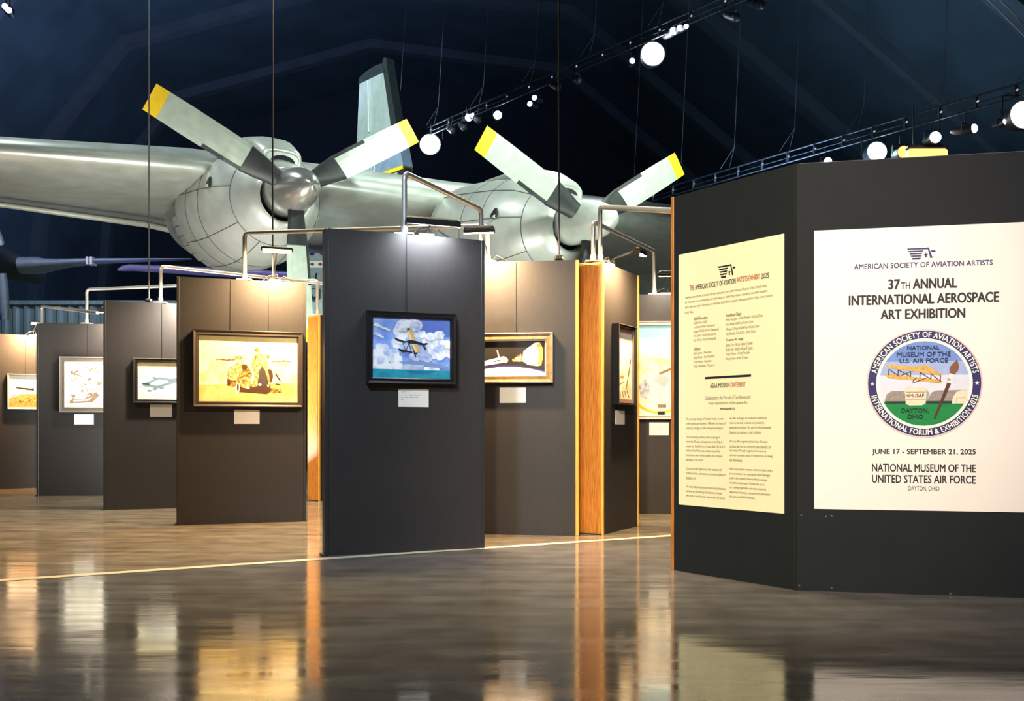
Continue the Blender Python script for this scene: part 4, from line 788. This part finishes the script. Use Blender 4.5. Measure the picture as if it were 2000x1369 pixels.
# teal fin with emblem between the panels
Y4 = 19.5; tf = empty('tail_fin', (at(640,700,Y4).x, Y4, 0)); tag(tf, 'teal-grey fin with white diamond band seen between two panels', 'aircraft fin'); q0 = Vector((at(640,700,Y4).x, Y4, 0))
T = lambda px, py, d=0.0: at(px, py, Y4)-q0+Vector((0,-d,0))
def plate(pts, d0, d1, name, mt, parent):
    mb = MB(); n_ = len(pts); mb.add([T(x,y,d1) for x, y in pts]+[T(x,y,d0) for x, y in pts], [tuple(range(n_)), tuple(range(2*n_-1,n_-1,-1))]+[(i,(i+1)%n_,n_+(i+1)%n_,n_+i) for i in range(n_)]); return mb.build(name, mt, parent)
fb = plate([(594,488),(596,487),(598,494),(604,494),(604,499),(612,499),(616,494),(622,494),(628,499),(690,499),(690,640),(600,640)], -0.3, 0, 'fin', 'teal', tf)
bd = plate([(597,510),(690,510),(690,522.5),(598,522.5)], 0, 0.01, 'white_band', 'white', tf)
for x in (598.5, 610, 625.5, 641): plate([(x-4.5,516),(x,512.5),(x+4.5,516),(x,519.5)], 0.01, 0.018, 'diamond', 'darkred', bd)
plate([(617,533),(620,533),(617,555),(613,555)], 0, 0.01, 'black_bar', 'black', tf)
sh = plate([(601,565),(604,563),(626,564),(626,584),(613,590),(604,584)], 0, 0.008, 'shield', 'black', tf)
plate([(603,566),(605,565),(624,566),(624,582.5),(613,588),(605.5,582.5)], 0.008, 0.012, 'shield_field', 'teal', sh)
plate([(605,575),(608,568),(610,576),(613,580),(618,577),(621,568),(623,576),(620,584),(613,587),(608,584)], 0.012, 0.016, 'shield_wings', 'black', sh)
mb = MB()
for k in range(16): mb.add([T(592.5,489+k*7.2,0.02),T(599.5,489+k*7.2,0.02),T(599.8,493+k*7.2,0.02),T(593,493+k*7.2,0.02),T(592.5,489+k*7.2,-0.1),T(599.5,489+k*7.2,-0.1),T(599.8,493+k*7.2,-0.1),T(593,493+k*7.2,-0.1)], [(0,1,2,3),(7,6,5,4),(0,4,5,1),(1,5,6,2),(2,6,7,3),(3,7,4,0)])
mb.build('edge_teeth', 'white', tf)
mb = MB(); a_ = T(612,640); mb.box((a_.x,0.0,0.0),(a_.x+0.7,0.28,a_.z+0.02)); mb.build('plinth', 'wall', tf)

# ------------------------------------------------------------------ lighting trusses and spotlights
def track(pa, pb, h, label, ndots, hang):
    ya_, yb_ = (h-HC)*F/(HY-pa[1]), (h-HC)*F/(HY-pb[1]); A = at(pa[0], pa[1], ya_); B = at(pb[0], pb[1], yb_); d = (B-A)
    A2 = A-d*0.25; B2 = B+d*0.5; o = empty('lighting_truss', A); tag(o, label, 'lighting truss', 'roof lighting trusses')
    for dz, r in ((0.28,0.022),(0.0,0.022),(0.12,0.012)):
        mb = MB(); mb.tube([A2-A+Vector((0,0,dz)), B2-A+Vector((0,0,dz))], r, 8); mb.build('rail', 'truss', o)
    for k in range(ndots):
        p_ = A2-A+(B2-A2)*((k+0.5)/ndots); mb = MB(); mb.box((p_.x-0.03,p_.y-0.03,0.02),(p_.x+0.03,p_.y+0.03,0.26)); mb.build('cross_tie', 'truss', o)
        mb = MB(); mb.tube([p_+Vector((0,-0.05,0.14)), p_+Vector((0,-0.09,0.14))], 0.02, 8); mb.build('rail_dot', 'lit_dot', o)
    for k in range(hang):
        p_ = A2-A+(B2-A2)*((k+0.5)/hang); mb = MB(); mb.tube([p_+Vector((0,0,0.28)), p_+Vector((0.15,0,0.9)), p_+Vector((0.5,0.3,7.0))], 0.008, 6); mb.tube([p_+Vector((-0.25,0,0.28)), p_+Vector((0.15,0,0.9))], 0.007, 5); mb.build('hanger_wire', 'cable', o)
    return lambda px: (lambda t_: A+d*t_)(((px-CX)/F*A.y-A.x)/(d.x-(px-CX)/F*d.y))
tr1 = track((830,268), (1430,10), 11.0, 'long roof truss of lights above the right propeller', 22, 9)
tr2 = track((1300,385), (2000,186), 8.0, 'lower roof truss of lights rising behind the sign wall', 22, 9)
def make_spot(r, lit):
    o = empty('track_spotlight', (0,0,0))
    mb = MB(); mb.tube([(0,0.5,0.08),(0,0.42,0.05),(0,0.1,0),(0,0,0)], [r*0.55,r*0.8,r,r*1.05], 16); mb.build('lamp_housing', 'truss', o)
    mb = MB(); mb.loft([[Vector((r*0.96*s_*math.cos(2*PI*k/20), y_, r*0.96*s_*math.sin(2*PI*k/20))) for k in range(20)] for y_, s_ in ((0.01,1.0),(-0.02,0.97),(-0.05,0.75),(-0.06,0.3))]); mb.build('lamp_lens', lit, o)
    mb = MB(); mb.tube(fillet([(-r*1.15,0.2,0),(-r*1.15,0.2,r*1.6),(r*1.15,0.2,r*1.6),(r*1.15,0.2,0)], r*0.3), 0.016, 6); mb.tube([(0,0.2,r*1.6),(0,0.2,r*1.6+0.22)], 0.014, 6); mb.build('yoke', 'truss', o)
    return o
protos = {}
GS = 'spotlights on the roof trusses'
def spot(tr, px, py, r, lit, label, rz=0.0, rx=0.0):
    key = (r, lit); first = key not in protos
    if first: protos[key] = make_spot(r, lit)
    o = protos[key] if first else copy_tree(protos[key])
    y = tr(px).y if callable(tr) else tr
    o.location = at(px, py, y); o.rotation_euler = (rx, 0, rz); tag(o, label, 'spotlight', GS)
spot(tr1, 1275, 105, 0.31, 'lit_white', 'largest glaring white spotlight on the upper truss')
spot(tr1, 840, 282, 0.36, 'lit_white', 'glaring white spotlight beside the left propeller tip')
spot(tr1, 1235, 119, 0.07, 'lit_white', 'small spotlight just left of the largest glaring lamp')
spot(tr1, 1315, 61, 0.10, 'lit_soft', 'small pale lamp up and right of the largest glare', 0.3)
spot(tr1, 1328, 55, 0.08, 'lit_soft', 'tiny pale lamp, middle of three right of the largest glare', 0.3)
spot(tr1, 1340, 52, 0.06, 'lit_soft', 'tiny pale lamp, last of three right of the largest glare', 0.3)
spot(tr1, 972, 225, 0.13, 'lit_white', 'small bluish white spotlight above the right propeller tip')
spot(tr1, 1035, 203, 0.08, 'lit_soft', 'lower lamp of a pair midway along the upper truss', -0.5)
spot(tr1, 1044, 191, 0.08, 'lit_soft', 'upper lamp of a pair midway along the upper truss', -0.5)
spot(tr1, 915, 230, 0.12, 'lit_soft', 'flat pale lamp left of the bluish spotlight', 0.4)
spot(tr1, 923, 226, 0.08, 'lit_soft', 'small pale lamp touching the flat lamp of the upper truss', 0.4)
for px, py, lb in ((908,250,'dark lamp hanging under the upper truss near the fin'),(936,236,'dark lamp below the flat pale lamp'),(885,256,'dark lamp right of the left glaring spotlight'),(1090,170,'dark lamp by the right hanging cable'),(1130,156,'dark lamp left of the small spotlight on the truss'),(1440,34,'dark lamp at the top of the picture'),(1488,10,'pale rimmed dark lamp at the top edge')):
    spot(tr1, px, py, 0.10, 'truss', lb, 0.5, 0.4)
spot(tr2, 1713, 296, 0.24, 'lit_green', 'greenish white spotlight above the sign wall')
spot(tr2, 1765, 297, 0.15, 'lit_orange', 'round orange lamp left of the glowing orange bar')
spot(tr2, 1827, 268, 0.13, 'lit_white', 'white spotlight just above the orange bar')
spot(tr2, 1902, 251, 0.10, 'lit_soft', 'tilted pale lamp right of the orange bar', 0.6)
spot(tr2, 1965, 237, 0.07, 'lit_soft', 'left lamp of a tiny pair near the right edge')
spot(tr2, 1974, 237, 0.07, 'lit_soft', 'right lamp of a tiny pair near the right edge')
spot(tr2, 2000, 224, 0.30, 'lit_soft', 'big lamp cut off by the right picture edge')
spot(tr2, 1617, 315, 0.10, 'lit_soft', 'small pale lamp at the top of the sign wall corner')
for px, py, lb in ((10, 13, 'upper small lamp in the top left corner'), (17, 20, 'lower small lamp in the top left corner')): spot(20.0, px, py, 0.07, 'lit_soft', lb, 0.4)
p_ = at(1813, 296, tr2(1813).y); o = empty('fluorescent_light', p_); tag(o, 'glowing orange bar light above the sign wall', 'light')
mb = MB(); mb.box((-0.46,0.0,0.07),(0.46,0.2,0.17), 0, 0.028); mb.tube([(-0.3,0.1,0.17),(-0.3,0.1,1.1)], 0.014, 6); mb.tube([(0.3,0.1,0.17),(0.3,0.1,1.1)], 0.014, 6); mb.build('housing', 'truss', o)
mb = MB(); mb.box((-0.45,-0.02,-0.13),(0.45,0.18,0.07), 0, 0.03); mb.build('diffuser', 'lit_orange', o)
o = empty('ceiling_conduit', at(1965, 20, 22)); tag(o, 'pair of thin conduits crossing the top right corner under the roof', 'conduit')
for a_, b_ in (((1905,-25),(2060,128)), ((1930,-25),(2060,110))):
    mb = MB(); mb.tube([at(*a_, 21)-o.location, at(*b_, 23)-o.location], 0.018, 6); mb.build('conduit_rail', 'steel', o)
